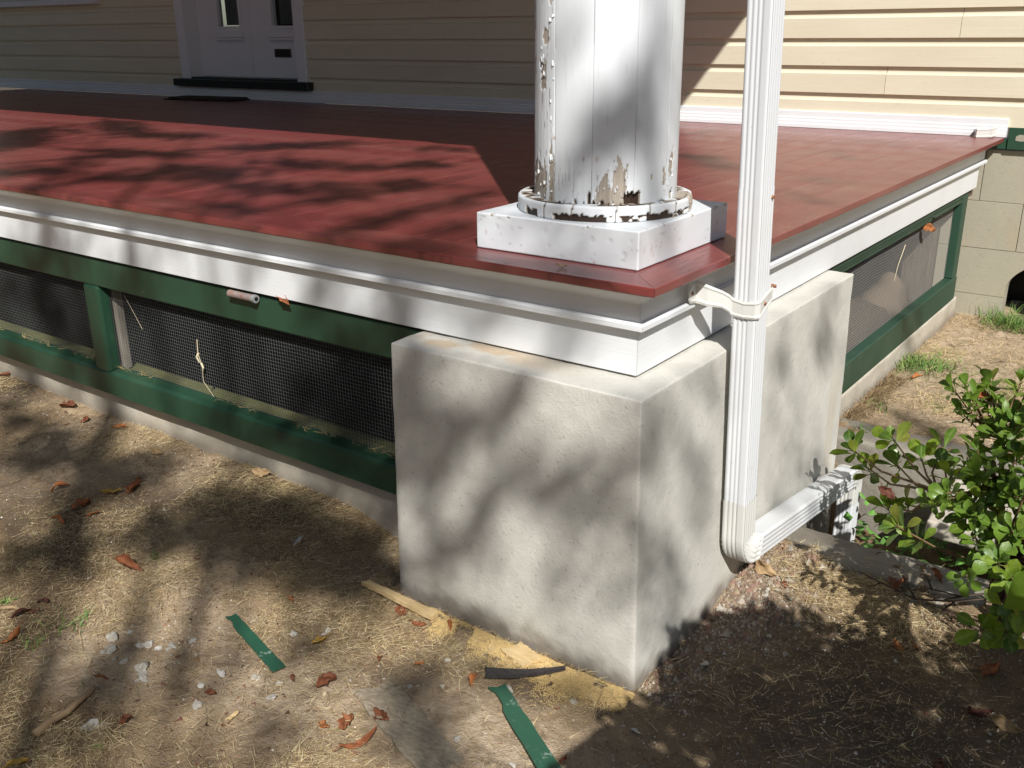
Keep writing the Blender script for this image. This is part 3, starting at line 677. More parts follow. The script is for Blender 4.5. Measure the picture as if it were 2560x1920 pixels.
trim('fascia_board', [(.108, -.1305), (.085, -.1305), (.085, -.249), (.087, -.251), (.108, -.251)], (MAT['white_x'], MAT['white_y']), 3.645)
box('rim_joist', (XL, -.11, .11, .15, -.30, -.052), MAT['darkwood'], porch, 0); box('rim_joist', (-.15, -.11, .151, 3.70, -.30, -.052), MAT['darkwood'], porch, 0)
# roof and beams above
zb = 2.40
box('roof_beam', (XL, -.131, .093, .31, zb, 2.74), MAT['white_smooth'], porch); box('roof_beam', (-.35, -.131, .312, LW-.02, zb, 2.74), MAT['white_smooth'], porch)
box('porch_ceiling', (XL, -.03, -.03, LW-.022, 2.742, 2.79), MAT['roofwhite'], porch)
link('porch_roof', MB().prism([(-.04, 2.792), (-.04, 2.86), (LW-.46, 3.28), (LW-.46, 3.2)], lambda a, b, x: (x, a, b), XL, -.02).mesh('porch_roof'), MAT['shingle'], porch)

# ================================================================== COLUMN
CX, CY = -.357, .369
colo = empty('porch_column', (CX, CY, .001), 'round white porch column with peeling paint and a rotting base on a square block', 'column')
TH0 = math.atan2(-.856, .517)
def peel_fields(phi, z):
    """phi measured from the side facing the lawn; fields drawn as they stand on the old paint"""
    cx = 1720+465*np.sin(phi)+np.where(np.abs(phi) > 1.5, 9000, 0); cy = 1345-(z-.13)*2240-55*(1-np.cos(phi))
    jx = (fbm(cy/26, cx/300, 3)-.5)*34+(vn(cy/7, 0*cx, 6)-.5)*7; jy = (vn(cx/9, 0*cy, 4)-.5)*110+(vn(cx/3.2, 0*cx, 8)-.5)*40
    peel = np.zeros_like(cx)
    def patch(x0, x1, ya, yb, val=1., kx=1., ky=1.):
        d = np.minimum(np.minimum(cx+jx*kx-x0, x1-cx-jx*kx), np.minimum(cy+jy*ky-ya, yb-cy-jy*ky*.35))
        np.maximum(peel, np.where(d > 0, val, 0), out=peel)
    patch(1770, 1850, 1120, 1340, 1, .6); patch(1788, 1815, 1060, 1340, 1, .5, .6); patch(1710, 1735, 1160, 1345, 1, .5, .5); patch(1662, 1770, 1235, 1338, 1, .6); 
    patch(1366, 1397, 1030, 1330, 1, .5); patch(1300, 1345, 1130, 1320, 1, .9, 2); patch(1262, 1300, 1180, 1320, .9, .9, 2)
    patch(1583, 1612, 40, 240, 1, .6, .6); patch(1600, 1626, 100, 165, 1, .6, .5); patch(1684, 1703, 150, 210, 1, .4, .3)
    patch(1308, 1336, 560, 700, 1, .5, 1); patch(1357, 1380, 110, 265, 1, .4, 1); patch(1320, 1356, 385, 460, 1, .8, .4)
    patch(2118, 2140, 1050, 1180, .9, .6, 1); patch(2078, 2094, 1150, 1235, .9, .4, .6); patch(2000, 2010, 1170, 1200, .9, .3, .3)
    patch(1838, 1936, 1268, 1400, 2, .25, .15); patch(1609, 1629, 1272, 1360, 2, .2, .2); patch(2124, 2142, 1262, 1330, 2, .3, .3); patch(1300, 1318, 555, 580, 2, .3, .2)
    low = sm((cy+jy*.5-1325)/20)*sm((fbm(cx/30, cy/30, 12)-.38)/.1); peel = np.maximum(peel, np.where(low > .5, 1.6, 0))
    n = fbm(cx/7, cy/150, 15)
    crack = sm((n-.62)/.05)*(.05+.75*sm((1400-cx)/30)+.5*sm((cy-1000)/250)*sm((1650-cx)/60))
    line = (vn(cx/2.6, cy/300, 21) > .86)*sm((fbm(cx/50, cy/160, 25)-.52)/.08); crack = np.clip(np.maximum(crack*.8, line*(.15+.35*sm((1450-cx)/50)+.35*sm((cy-1050)/150))), 0, 1)
    rust = .8*np.exp(-((cx-1400)/9)**2-((cy-968)/9)**2)+.7*np.exp(-((cx-1583)/7)**2-((cy-1085)/12)**2)+.6*np.exp(-((cx-1665)/9)**2-((cy-1085)/14)**2)+.7*np.exp(-((cx-1272)/6)**2-((cy-523)/8)**2)
    grain = np.clip(.25+.9*sm((1405-cx)/20)+.6*sm((cy-900)/200)*sm((1640-cx)/40)*sm((cx-1400)/20), 0, 1)
    return peel, crack, rust, grain
NST = 11; PIT = 2*math.pi/NST
for k in range(NST):
    ph0 = math.radians(-43.3)+k*PIT; ph0 = (ph0+math.pi) % (2*math.pi)-math.pi
    mid = ph0+PIT/2; vis = abs((mid+math.pi) % (2*math.pi)-math.pi) < 1.75
    nu = 44 if vis else 8
    pa, pb = ph0+.0010, ph0+PIT-.0010; ph = np.concatenate([[pa, pa+.0009], np.linspace(pa+.004, pb-.004, nu-4), [pb-.0009, pb]]); zs = np.concatenate([np.linspace(.128, .95, 230 if vis else 20), np.linspace(1.0, 2.26, 8)])
    P_, Z_ = np.meshgrid(ph, zs, indexing='ij')
    pw = (P_+math.pi) % (2*math.pi)-math.pi
    pe, cr, ru, gr = peel_fields(pw, Z_)
    rad = .1895-.006*(Z_/2.2)
    rad = rad-.0020*np.clip(pe, 0, 1)-.012*np.clip(pe-1, 0, 1)-.0008*cr+.0005*gr*(vn(P_*300, Z_*6, 2)-.5)
    rad[0] -= .006; rad[-1] -= .006
    e = np.minimum(np.arange(nu), nu-1-np.arange(nu))[:, None]
    rad = rad-np.where(e == 1, .0004, 0)
    cr = np.where(e == 0, np.maximum(cr, .95*(fbm(Z_*9, P_, 5+k) > .36)), cr); cr = np.where((e == 1) & (fbm(Z_*7, P_, 25+k) > .52), np.maximum(cr, .6), cr)
    V = np.stack([CX+rad*np.cos(TH0+P_), CY+rad*np.sin(TH0+P_), Z_], -1).reshape(-1, 3)
    me = mesh_np('stave', V, grid_faces(nu, len(zs)), True, dict(peel=pe, crack=cr, rust=ru, grain=gr))
    link('stave', me, MAT['peel'], colo)
FV = []; FF = []
for (xa, xb, ya, yb, cnt) in ((1660, 1860, 1130, 1330, 20), (1362, 1400, 1030, 1320, 10), (1300, 1345, 1130, 1300, 7), (1583, 1626, 40, 240, 5), (1306, 1340, 390, 700, 7), (1380, 1400, 300, 1000, 10), (2080, 2140, 1060, 1300, 10)):
    for _ in range(cnt):
        cx = random.uniform(xa, xb); cy = random.uniform(ya, yb); phi = math.asin((cx-1720)/465); z = .13+(1345-cy-55*(1-math.cos(phi)))/2240
        r0 = .1896-.006*(z/2.2); a = TH0+phi; rad = Vector((math.cos(a), math.sin(a), 0)); tn = Vector((-math.sin(a), math.cos(a), 0)); h = random.uniform(.004, .014); w_ = random.uniform(.002, .006); lift = random.uniform(.001, .005); sgn = random.choice((-1, 1))
        c = Vector((CX, CY, z))+rad*r0; k = len(FV)
        for i in range(3):
            t = i/2; o = rad*(lift*t*t+.0004)+tn*(sgn*w_*t)
            FV += [c+o+Vector((0, 0, -h/2+random.uniform(-.002, .002))), c+o+Vector((0, 0, h/2+random.uniform(-.002, .002)))]
        FF += [(k, k+2, k+3, k+1), (k+2, k+4, k+5, k+3)]
ofl = link('paint_flakes', mesh_np('paint_flakes', FV, FF), MAT['white_smooth'], colo); ofl['kind'] = 'stuff'
def lathe(name, prof, nseg, mat, cx, cy, fields=None, keep=None):
    ph = np.linspace(0, 2*math.pi, nseg, endpoint=False); pr = np.array(prof)
    P_, K = np.meshgrid(ph, np.arange(len(pr)), indexing='ij'); r = pr[K, 0]; z = pr[K, 1]
    a = None
    if fields: r, z, a = fields(P_, r, z, K)
    V = np.stack([cx+r*np.cos(P_), cy+r*np.sin(P_), z], -1).reshape(-1, 3)
    F_ = grid_faces(nseg, len(pr), True)
    return mesh_np(name, V, F_, False, a)
def ring_f(P_, r, z, K):
    phi = (P_-TH0+math.pi) % (2*math.pi)-math.pi
    n = fbm(phi*9, z*60, 41); pe = np.zeros_like(r)
    outer = (r > .226)
    gap = sm((n-.54)/.06)*outer*sm((.118-z)/.012); pe = np.where(gap > .4, 1.9, pe)
    for c, wd in ((-.28, .30), (.62, .16), (-.95, .12)): pe = np.where(outer & (np.abs(phi-c) < wd) & (z < .112+.010*(vn(phi*40, z*0, 3)-.3)), 2, pe)
    top = (z > .128) & (r < .222); pe = np.where(top & (fbm(phi*7, r*40, 44) > .40), 1.2+.6*vn(phi*20, r*60, 4), pe)
    crk = np.zeros_like(r)
    for c in (-.72, -.36, .12, .5, .88): crk = np.where(np.abs(phi-c-.01*(z-.12)/.02) < .009, 1, crk)
    r = r-.007*np.clip(pe-1, 0, 1)*outer-.002*crk; z = z-.004*np.clip(pe-1, 0, 1)*top
    br = sm((phi-1.15)/.1)*sm((1.7-phi)/.1); r = np.where(outer, r-.016*br*vn(phi*18, z*80, 8), r); pe = np.where((br > .5) & (z > .105), 1.0, pe)
    return r, z, dict(peel=pe, crack=crk, rust=.45*br, grain=.4+0*r)
zz = np.linspace(.0965, .136, 14)
prof = [(.17, .0965)]+[(.231+.003*math.sin(math.pi*(t-.0965)/.0395)**.25 if 0 < t-.0965 < .0395 else .230, t) for t in zz]+[(.2285, .1368), (.219, .137), (.21, .1368), (.20, .1362), (.192, .1355), (.17, .135)]
m = lathe('base_ring', prof, 420, None, CX, CY, ring_f); m.polygons.foreach_set('use_smooth', np.ones(len(m.polygons), bool))
link('base_ring', m, MAT['peel'], colo)
def subbox(b, step, r, fn=None):
    """box of small quads with softly rounded edges; fn(V) -> (V, attrs)"""
    x0, x1, y0, y1, z0, z1 = b; lo = np.array([x0, y0, z0]); hi = np.array([x1, y1, z1]); Vs = []; Fs = []; off = 0
    def lin(a, c):
        n = max(2, int(round((c-a)/step))+1); t = np.linspace(a, c, n)
        return np.unique(np.concatenate([t, [a+r*.3, a+r*.7, a+r, c-r, c-r*.7, c-r*.3]]))
    for ax in range(3):
        u, v = [(1, 2), (2, 0), (0, 1)][ax]; A = lin(lo[u], hi[u]); B = lin(lo[v], hi[v])
        for side in (0, 1):
            P_ = np.zeros((len(A), len(B), 3)); P_[..., u] = A[:, None]; P_[..., v] = B[None, :]; P_[..., ax] = hi[ax] if side else lo[ax]
            f = grid_faces(len(A), len(B)); f = f if side else f[:, ::-1]
            Vs.append(P_.reshape(-1, 3)); Fs.append(f+off); off += P_.size//3
    V = np.concatenate(Vs); Fq = np.concatenate(Fs)
    key = np.round(V*1e5).astype(np.int64); _, idx, inv = np.unique(key, axis=0, return_index=True, return_inverse=True)
    V = V[idx]; Fq = inv.ravel()[Fq]
    c = np.clip(V, lo+r, hi-r); d = V-c; l = np.linalg.norm(d, axis=1, keepdims=True); nrm = d/np.maximum(l, 1e-9); V = c+nrm*r
    at = None
    if fn: V, at = fn(V, nrm)
    return mesh_np('subbox', V, Fq, True, at)
PX1, PX0, PY0, PY1 = -.112, -.604, .122, .616
def plinth_f(V, n):
    x, y, z = V.T; pe = np.zeros(len(V)); ru = pe.copy(); cr = pe.copy(); dep = pe.copy()
    fr = n[:, 1] < -.7; rg = n[:, 0] > .7
    W_ = PX1-PX0; H_ = .095
    # nail dents at fractions (u along the face, v down) of the front face
    for u, v, s_ in ((.14, .33, .004), (.235, .33, .0035), (.45, .29, .003), (.735, .33, .0045), (.84, .32, .004), (.955, .27, .003), (.47, .66, .003), (.55, .90, .0035), (.92, .62, .005), (.915, .78, .004)):
        d = np.hypot(x-(PX0+u*W_), z-(H_-v*H_)); m = np.exp(-(d/s_)**2)*fr; dep += .002*m; cr = np.maximum(cr, .3*np.exp(-((d-s_)/(s_*.35))**2)*fr)
    for u, v, s_ in ((.066, .52, .003), (.75, .93, .003)): ru = np.maximum(ru, fr*.6*np.exp(-(np.hypot(x-(PX0+u*W_), (z-(H_-v*H_))*.6)/s_)**2))
    for u, v, s_ in ((.13, .55, .006), (.15, .72, .004), (.06, .50, .004)): ru = np.maximum(ru, rg*.35*np.exp(-(np.hypot(y-(PY0+u*.5), (z-(H_-v*H_))*.5)/s_)**2))
    for u, v, s_ in ((.86, .48, .005), (.40, .15, .003), (.73, .80, .003)):
        d = np.hypot((y-(PY0+u*.5))*1.8, z-(H_-v*H_)); m = np.exp(-(d/s_)**2)*rg; cr = np.maximum(cr, .8*m); dep += .0015*m
    edge = np.minimum(np.minimum(x-PX0, PX1-x), np.minimum(y-PY0, PY1-y)); te = (np.abs(z-H_) < .006) & (edge < .007)
    pe = np.where(te & (fbm(x*60, y*60, 51) > .66), 1.05, pe)
    ln = (np.abs(fbm(x*4+y*4, z*90, 53)-.5) < .006) & (fr | rg) & (vn(x*18, z*40, 5) > .5); cr = np.maximum(cr, .35*ln)
    V = V-n*(dep+.0012*np.clip(pe, 0, 1)+.0006*(fbm(x*20+y*20, z*30, 7)-.5)*2)[:, None]
    return V, dict(peel=pe, crack=cr, rust=ru, grain=.1+0*x)
link('plinth_block', subbox((PX0, PX1, PY0, PY1, .001, .096), .0045, .004, plinth_f), MAT['peel'], colo)
cap = lathe('capital', [(.16, 2.24), (.20, 2.25), (.215, 2.28), (.20, 2.30), (.24, 2.33), (.25, 2.36), (.16, 2.362)], 40, None, CX, CY); link('capital', cap, MAT['white_smooth'], colo)
box('capital', (CX-.26, CX+.227, CY-.27, CY+.26, 2.363, 2.399), MAT['white_smooth'], colo)

# ================================================================== PIER AND FOOTINGS
def pier_f(V, n):
    x, y, z = V.T.copy()
    low = np.clip((-.257-z)/.81, 0, 1.2)
    rim = sm((z+.275)/.018)
    d = (fbm(x*9+y*7, z*9+y*3, 61)-.5)*.003+(fbm((x+y)*40, z*40, 63)-.5)*.0022
    x2 = x+np.where(n[:, 0] > .5, .012, np.where(n[:, 0] < -.5, -.014, 0))*low; y2 = y+np.where(n[:, 1] < -.5, -.004, 0)*low
    W = np.stack([x2, y2, z], 1)+n*(d*(1+.8*rim))[:, None]
    top = n[:, 2] > .5
    st = top*sm((fbm(x*9, y*11, 66)-.36)/.12)*np.maximum(sm((.07-np.abs(y-.05))/.05), .0)*sm((-.15-x)/.35)*1.0
    soil = sm((-.965-z+.09*(fbm((x-y)*9, z*9, 68)-.5)+.05*(fbm((x-y)*45, z*45, 3)-.5))/.075)*.8
    ax = -x+y; sl = .30*sm((fbm(x*6+y*6, z*1.2, 69)-.62)/.07)*(n[:, 0] > .5)*sm((-.5-z)/.2)
    return W, dict(stain=np.clip(st*.45+sl*.5, 0, 1), soil=soil)
pm = subbox((-.786, 0, -.042, 1.448, -1.30, -.257), .012, .0045, pier_f)
tag(link('concrete_pier', pm, MAT['stucco']), 'big grey stucco pier under the porch corner below the column', 'pier')
def foot_f(V, n):
    x, y, z = V.T.copy(); d = (fbm(x*6+y*6, z*8, 91)-.5)*.016+(fbm((x+y)*30, z*30, 93)-.5)*.004
    soil = sm((-.90-z+.03*(fbm(x*8+y*8, z*5, 68)-.5))/.06)*.6
    return V+n*d[:, None], dict(soil=soil)
tag(link('footing_wall', subbox((-9.5, -.84, .157, .30, -1.25, -.829), .03, .006, foot_f), MAT['foundation']), 'low concrete footing under the front mesh screen, left of the pier', 'footing')
tag(link('footing_wall', subbox((-.25, -.106, 1.40, 3.70, -1.25, -.848), .02, .012, foot_f), MAT['foundation']), 'low concrete footing under the right mesh screen, behind the pier', 'footing')

# ================================================================== MESH SCREENS
def wires(fn, a0, a1, z0, z1, pitch, r, mat, name, parent, amp):
    """fn(a, z, d) -> world point; a along the panel"""
    V = []; Fs = []
    def wire(pts):
        n0 = len(V)
        for (a, z, da, dz) in pts:
            for s0, s1 in ((-1, -1), (1, -1), (1, 1), (-1, 1)): V.append(fn(a+da*s0*r, z+dz*s0*r, s1*r))
        for k in range(len(pts)-1):
            for i in range(4): Fs.append((n0+k*4+i, n0+k*4+(i+1) % 4, n0+k*4+4+(i+1) % 4, n0+k*4+4+i))
    wob = lambda a, z: (amp*(float(vn(a*5, z*4, 3))-.5), amp*(float(vn(a*5, z*4, 9))-.5))
    na = int((a1-a0)/pitch); nz = int((z1-z0)/pitch)
    za = np.linspace(z0, z1, 5); aa = np.linspace(a0, a1, max(4, int((a1-a0)/.09)))
    for i in range(na+1):
        a = a0+i*pitch; wire([(a+wob(a, z)[0], z, 1, 0) for z in za])
    for j in range(nz+1):
        z = z0+j*pitch; wire([(a, z+wob(a, z)[1], 0, 1) for a in aa])
    o = link(name, mesh_np(name, V, Fs), mat, parent); o['kind'] = 'stuff'; return o
scr = empty('mesh_screen', (-2.5, .12, -.83), 'green framed wire mesh screen in long bays along the front, left of the pier', 'screen')
FY0, FY1 = .100, .148
def rail(x0, x1, z0, z1, y0=FY0, y1=FY1): box('rail', (x0, x1, y0, y1, z0, z1), MAT['green'], scr, .0045, 2)
rail(-5.2, -.79, -.371, -.262)
pr = [(FY0, -.826), (FY0, -.735), (FY0+.008, -.724), (FY1+.01, -.716), (FY1+.01, -.826)]
link('rail', MB().prism(pr, lambda a, b, x: (x, a, b), -5.2, -.79).mesh('rail', .0025), MAT['green'], scr)
for xa, xb in ((-2.575, -2.475), (-4.35, -4.25)): box('post', (xa, xb, FY0-.004, FY1+.004, -.7285, -.3715), MAT['green'], scr, .012, 2)
box('post', (-.885, -.80, FY0+.012, FY1+.004, -.716, -.3715), MAT['green'], scr, .004)
for a, b in ((-2.473, -.887), (-4.248, -2.577)):
    wires(lambda p, z, d: (p, .1445+d, z), a, b, -.722, -.373, .0127, .00042, MAT['wire'], 'wire_mesh', scr, .004)
box('inner_sill', (-5.2, -.80, .160, .25, -.80, -.735), MAT['mosswood'], scr, .004)
box('backing_post', (-2.56, -2.475, .162, .20, -.733, -.31), MAT['oldwood'], scr, .004)
hp = MB().bar((-1.635, .082, -.270), (-1.505, .082, -.270), .0125, 12).mesh('hinge', .0015); link('hinge', hp, MAT['rust'], scr)
link('hinge', MB().bar((-1.513, .082, -.270), (-1.4985, .082, -.270), .0138, 12).mesh('hinge'), simple('grey pipe end', (.22, .23, .23), (.34, .34, .33), 40, .5), scr)
link('hinge_bore', MB().bar((-1.499, .082, -.270), (-1.4975, .082, -.270), .007, 10).mesh('hinge_bore'), MAT['black'], scr)  # black disc painted in place of the shade inside the hollow pipe
scr2 = empty('mesh_screen', (-.12, 2.5, -.84), 'green framed wire mesh screen on the right side, between pier and house wall', 'screen')
def railr(nm, y0, y1, z0, z1, x0=-.150, x1=-.100): return box(nm, (x0, x1, y0, y1, z0, z1), MAT['green_y'], scr2, .004, 1)
for i, (za, zb_) in enumerate(((-.283, -.262), (-.299, -.2845), (-.318, -.3005))): railr('rail', 1.449, 3.49 if i < 1 else 2.93, za, zb_, -.152, -.100-.006*i)
railr('rail', 2.96, 3.49, -.312, -.2845, -.152, -.108)
railr('rail', 1.449, 3.585, -.838, -.712); railr('post', 3.495, 3.585, -.711, -.262, -.15, -.104)
wires(lambda p, z, d: (-.146+d, p, z), 1.35, 3.50, -.72, -.30, .0127, .0004, MAT['wire_pale'], 'wire_mesh', scr2, .016)
MAT['dimwood'] = simple('dusty brown timber', (.11, .085, .065), (.19, .155, .12), 3, .9, 8, .6, .004, (30, 30, 2))
# what lies under the porch
tag(box('timber_post', (-.36, -.22, 3.46, 3.60, -.95, -.10), MAT['dimwood'], None, .004), 'grey timber post behind the far end of the right mesh screen', 'post')
tag(box('timber_post', (-.78, -.64, 2.55, 2.69, -.95, -.06), MAT['darkwood'], None, .004), 'dark timber post in the gloom under the porch behind the right mesh', 'post')
tag(box('timber_post', (-2.6, -2.45, 1.5, 1.65, -.95, -.06), MAT['darkwood'], None, .004), 'dark post deep under the porch behind the front mesh', 'post')
def rock(name, c, r, seed, sq=(1, 1, 1), sub=3, amp=.35):
    bm = bmesh.new(); bmesh.ops.create_icosphere(bm, subdivisions=sub, radius=1)
    rg = np.random.default_rng(seed); ph = rg.random(6)*6
    for v in bm.verts:
        p = v.co; f = 1+amp*.5*(math.sin(2.1*p.x+ph[0])*math.sin(1.7*p.y+ph[1])+math.sin(3.3*p.z+ph[2]+p.x*1.2))+amp*.25*math.sin(6*p.y+ph[3]+3*p.x)
        v.co = Vector((p.x*sq[0], p.y*sq[1], p.z*sq[2]))*f*r+Vector(c)
    me = bpy.data.meshes.new(name); bm.to_mesh(me); bm.free(); return me
st = rock('rough_stone', (-.30, 3.02, -.735), .13, 5, (.8, 1, .8)); st.polygons.foreach_set('use_smooth', np.ones(len(st.polygons), bool))
tag(link('rough_stone', st, concrete('sandy stone', (.15, .112, .078), (.21, .16, .11), (.10, .075, .05), .4, .8)), 'rounded sandy stone lying behind the right mesh screen', 'stone')

# ================================================================== DOWNSPOUT
dsp = empty('downspout', (.055, .44, -.93), 'white ribbed downspout running down the pier corner and back along its side', 'downspout')
def section(a, b):
    pts = []; n = 26; c = .010
    for side in range(4):
        for k in range(n):
            t = -1+2*k/n
            if side == 0: p = (t*a, b)       # outer (towards lawn)
            elif side == 1: p = (a, -t*b)
            elif side == 2: p = (-t*a, -b)
            else: p = (-a, t*b)
            # rounded corner
            q = (max(-a+c, min(a-c, p[0])), max(-b+c, min(b-c, p[1]))); d = Vector((p[0]-q[0], p[1]-q[1]))
            if d.length > 1e-6: p = (q[0]+d.normalized().x*c, q[1]+d.normalized().y*c)
            rib = 0
            if side in (0, 2):
                s = t*(1 if side == 0 else -1)
                for r0 in ((-.56, -.18, .16, .93) if side == 0 else (-.86,)): rib -= .0032*math.exp(-((s-r0)/.075)**2)
            else:
                for r0 in (-.6, -.2, .2, .6): rib -= .0030*math.exp(-((t-r0)/.11)**2)
            nx, ny = ((0, 1), (1, 0), (0, -1), (-1, 0))[side]
            pts.append((p[0]+nx*rib, p[1]+ny*rib, t, side))
    return pts
def sweep(name, rings, mat, parent, xc=.055, grow=1.0, cap=False):
    """rings: (y, z, tangent angle from straight down, scale_x, scale_n, crimp)"""
    S_ = section(.035, .037); V = []; m = len(S_)
    for (y, z, a, sx, sn, cr) in rings:
        nv = (-math.cos(a), -math.sin(a))     # outer normal in (y, z)
        for (px, pn, t, side) in S_:
            inner = max(0, .5-.5*pn/.037)**1.4
            k = 1+cr*(.30+.70*inner) if side in (1, 3) else 1+(cr*inner if side == 2 else 0)
            x = px*sx*(k if side in (1, 3) else 1)*grow; nn = pn*sn*(k if side == 2 else 1)*grow
            V.append((xc+x, y+nv[0]*nn, z+nv[1]*nn))
    Fs = [(k*m+i, k*m+(i+1) % m, (k+1)*m+(i+1) % m, (k+1)*m+i) for k in range(len(rings)-1) for i in range(m)]
    if cap: Fs += [tuple(range(m))[::-1], tuple(range((len(rings)-1)*m, len(rings)*m))]
    me = mesh_np(name, V, Fs); bm = bmesh.new(); bm.from_mesh(me); bmesh.ops.recalc_face_normals(bm, faces=bm.faces); bm.to_mesh(me); bm.free()
    me.polygons.foreach_set('use_smooth', np.full(len(me.polygons), name != 'elbow' or len(rings) < 50))
    return link(name, me, mat, parent)
yv = lambda z: .4275-.058*(z+.25)
sa = math.atan(-.058)*-1
WM = MAT['white_metal']
sweep('pipe', [(yv(z), z, .058, 1, 1, 0) for z in (2.75, .158)], WM, dsp, grow=.975)
sweep('pipe', [(yv(z), z, .058, 1, 1, 0) for z in (.180, .165, -.705)], WM, dsp)
zs0 = -.806; e0 = (yv(zs0), zs0); ang1 = math.radians(90-8.3); RB = .082; rings = [(yv(z), z, .058, 1, 1, 0) for z in (-.69, -.75, -.80)]
NP = 8; ncr = NP*8
cyy, czz = e0[0]+RB*math.cos(.058), e0[1]+RB*math.sin(.058)
for k in range(ncr+1):
    t = k/ncr; a = .058+(ang1-.058)*t
    saw = (k % 8)/8.0; cr = (.40*saw-.18)*min(1, 5*t, 5*(1-t)) if 0 < k < ncr else 0
    rings.append((cyy-RB*math.cos(a), czz-RB*math.sin(a), a, 1, 1, cr))
yE, zE, aE = rings[-1][:3]; td = (math.sin(aE), -math.cos(aE))
for k in range(1, 25):
    saw = (k % 8)/8.0; rings.append((yE+td[0]*.0012*k, zE+td[1]*.0012*k, aE, 1, 1, .40*saw-.18 if k < 22 else 0))
sweep('elbow', rings, MAT['strap'], dsp, grow=1.045)
Lh = 1.47-yE
sweep('pipe', [(yE+td[0]*s, zE+td[1]*s, aE, 1, 1, 0) for s in (.022, .05, Lh)], WM, dsp, grow=1.0)
rings = []
y2, z2 = yE+td[0]*(Lh-.02), zE+td[1]*(Lh-.02); rings.append((y2, z2, aE, 1, 1, 0))
# second elbow turns down again into the trench
RB2 = .055; c2 = (y2+math.cos(aE)*-RB2+td[0]*.02, z2-math.sin(aE)*RB2+td[1]*.02)
for k in range(33):
    t = k/32; a = aE*(1-t)
    saw = (k % 4)/4.0
    rings.append((c2[0]+RB2*math.cos(a), c2[1]+RB2*math.sin(a), a, 1, 1, 0))
y3, z3 = rings[-1][:2]; rings.append((y3, z3-.06, 0, 1, 1, 0))
sweep('elbow', rings, MAT['strap'], dsp, grow=1.04)
sweep('pipe', [(y3, z3-.04, 0, 1, 1, 0), (y3, z3-.36, 0, 1, 1, 0)], WM, dsp, grow=1.0)
# strap bracket
def ribbon(name, pts, mat, parent, th=.0025):
    """pts: (x, y, z_top, z_bot); thin bent strip with thickness and a raised rim"""
    V = []; n = len(pts); cols = [(0, 0), (.12, .0022), (.22, 0), (.78, 0), (.88, .0022), (1, 0)]
    for i, (x, y, zt, zb_) in enumerate(pts):
        a = Vector(pts[max(i-1, 0)][:2]); b = Vector(pts[min(i+1, n-1)][:2]); d = (b-a).normalized(); nn = Vector((d.y, -d.x))
        for side in (0, 1):
            for t, h in (cols if side == 0 else cols[::-1]):
                o = nn*(h+(th if side == 0 else 0)); V.append((x+o.x, y+o.y, zt+(zb_-zt)*t))
    m = len(cols)*2; Fs = [(k*m+i, k*m+(i+1) % m, (k+1)*m+(i+1) % m, (k+1)*m+i) for k in range(n-1) for i in range(m)]+[tuple(range(m))[::-1], tuple(range((n-1)*m, n*m))]
    return link(name, mesh_np(name, V, Fs), mat, parent)
yb = .388
sp = ribbon('strap', [(-.058, .290, -.072, -.100), (-.058, .300, -.060, -.112), (-.058, .330, -.058, -.116), (-.046, .336, -.060, -.118), (-.030, .340, -.066, -.122), (.000, .366, -.083, -.128), (.014, .380, -.094, -.140), (.022, .3835, -.102, -.150), (.055, .3815, -.108, -.152), (.084, .3825, -.104, -.150), (.094, .388, -.098, -.148), (.0955, .42, -.086, -.128), (.0955, .455, -.078, -.115)], MAT['strap'], dsp)
link('screw', MB().bar((.094, .410, -.112), (.101, .410, -.112), .006, 8, .004).mesh('screw'), MAT['screw'], sp)
link('screw', MB().bar((.09, .462, -.078), (.103, .466, -.078), .006, 8, .004).mesh('screw'), MAT['screw'], sp)
link('screw', MB().bar((-.062, .309, -.086), (-.0535, .309, -.086), .006, 8, .005).mesh('screw'), MAT['screw'], sp)
link('screw', MB().bar((.0905, .421, .155), (.094, .421, .155), .006, 8, .004).mesh('screw'), MAT['screw'], dsp)
# loose strap on the deck by the wall
ls = ribbon('metal_strap', [(-.128, 3.692, .058, .004), (-.124, 3.628, .046, .002), (-.118, 3.622, .044, .002), (-.060, 3.640, .050, .004), (-.052, 3.640, .052, .004), (-.040, 3.69, .056, .006)], MAT['strap'], None)
tag(ls, 'small bent white metal strap standing at the far right end of the deck', 'bracket')
# door mat
dm = empty('doormat', (-6.30, 3.56, .002), 'dark brown coir doormat on the red deck in front of the double door', 'doormat')
mb = MB(); cs, sn_ = math.cos(.16), math.sin(.16)
def mrot(b, z0, z1):
    q = MB().box(*b, z0, z1); q.v = [(-6.27+x*cs-y*sn_, 3.56+x*sn_+y*cs, z) for x, y, z in q.v]; return q
link('pile', mrot((-.36, .36, -.115, .115), .004, .022).mesh('pile', .005), MAT['mat'], dm); link('backing', mrot((-.39, .39, -.135, .135), .0015, .010).mesh('backing', .002), MAT['mat_edge'], dm)

# ================================================================== TRENCH KERBS
def kerb_f(V, n):
    x, y, z = V.T.copy(); d = (fbm(x*5+y*9, z*8+y*4, 101)-.5)*.022+(fbm((x+y)*24, z*24+y*9, 103)-.5)*.008
    return V+n*d[:, None], dict(soil=sm((fbm(x*7, y*7, 107)-.56)/.1)*.45)
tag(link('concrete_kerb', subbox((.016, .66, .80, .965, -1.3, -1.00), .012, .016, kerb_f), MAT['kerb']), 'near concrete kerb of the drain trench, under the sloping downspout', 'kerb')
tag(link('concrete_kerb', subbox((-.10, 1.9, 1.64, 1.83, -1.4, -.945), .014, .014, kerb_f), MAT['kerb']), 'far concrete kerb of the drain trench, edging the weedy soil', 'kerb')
tag(link('concrete_slab', subbox((.40, 1.7, 1.17, 1.636, -1.03, -.965), .014, .014, kerb_f), MAT['foundation']), 'sunlit concrete slab covering the trench behind the shrub', 'slab')

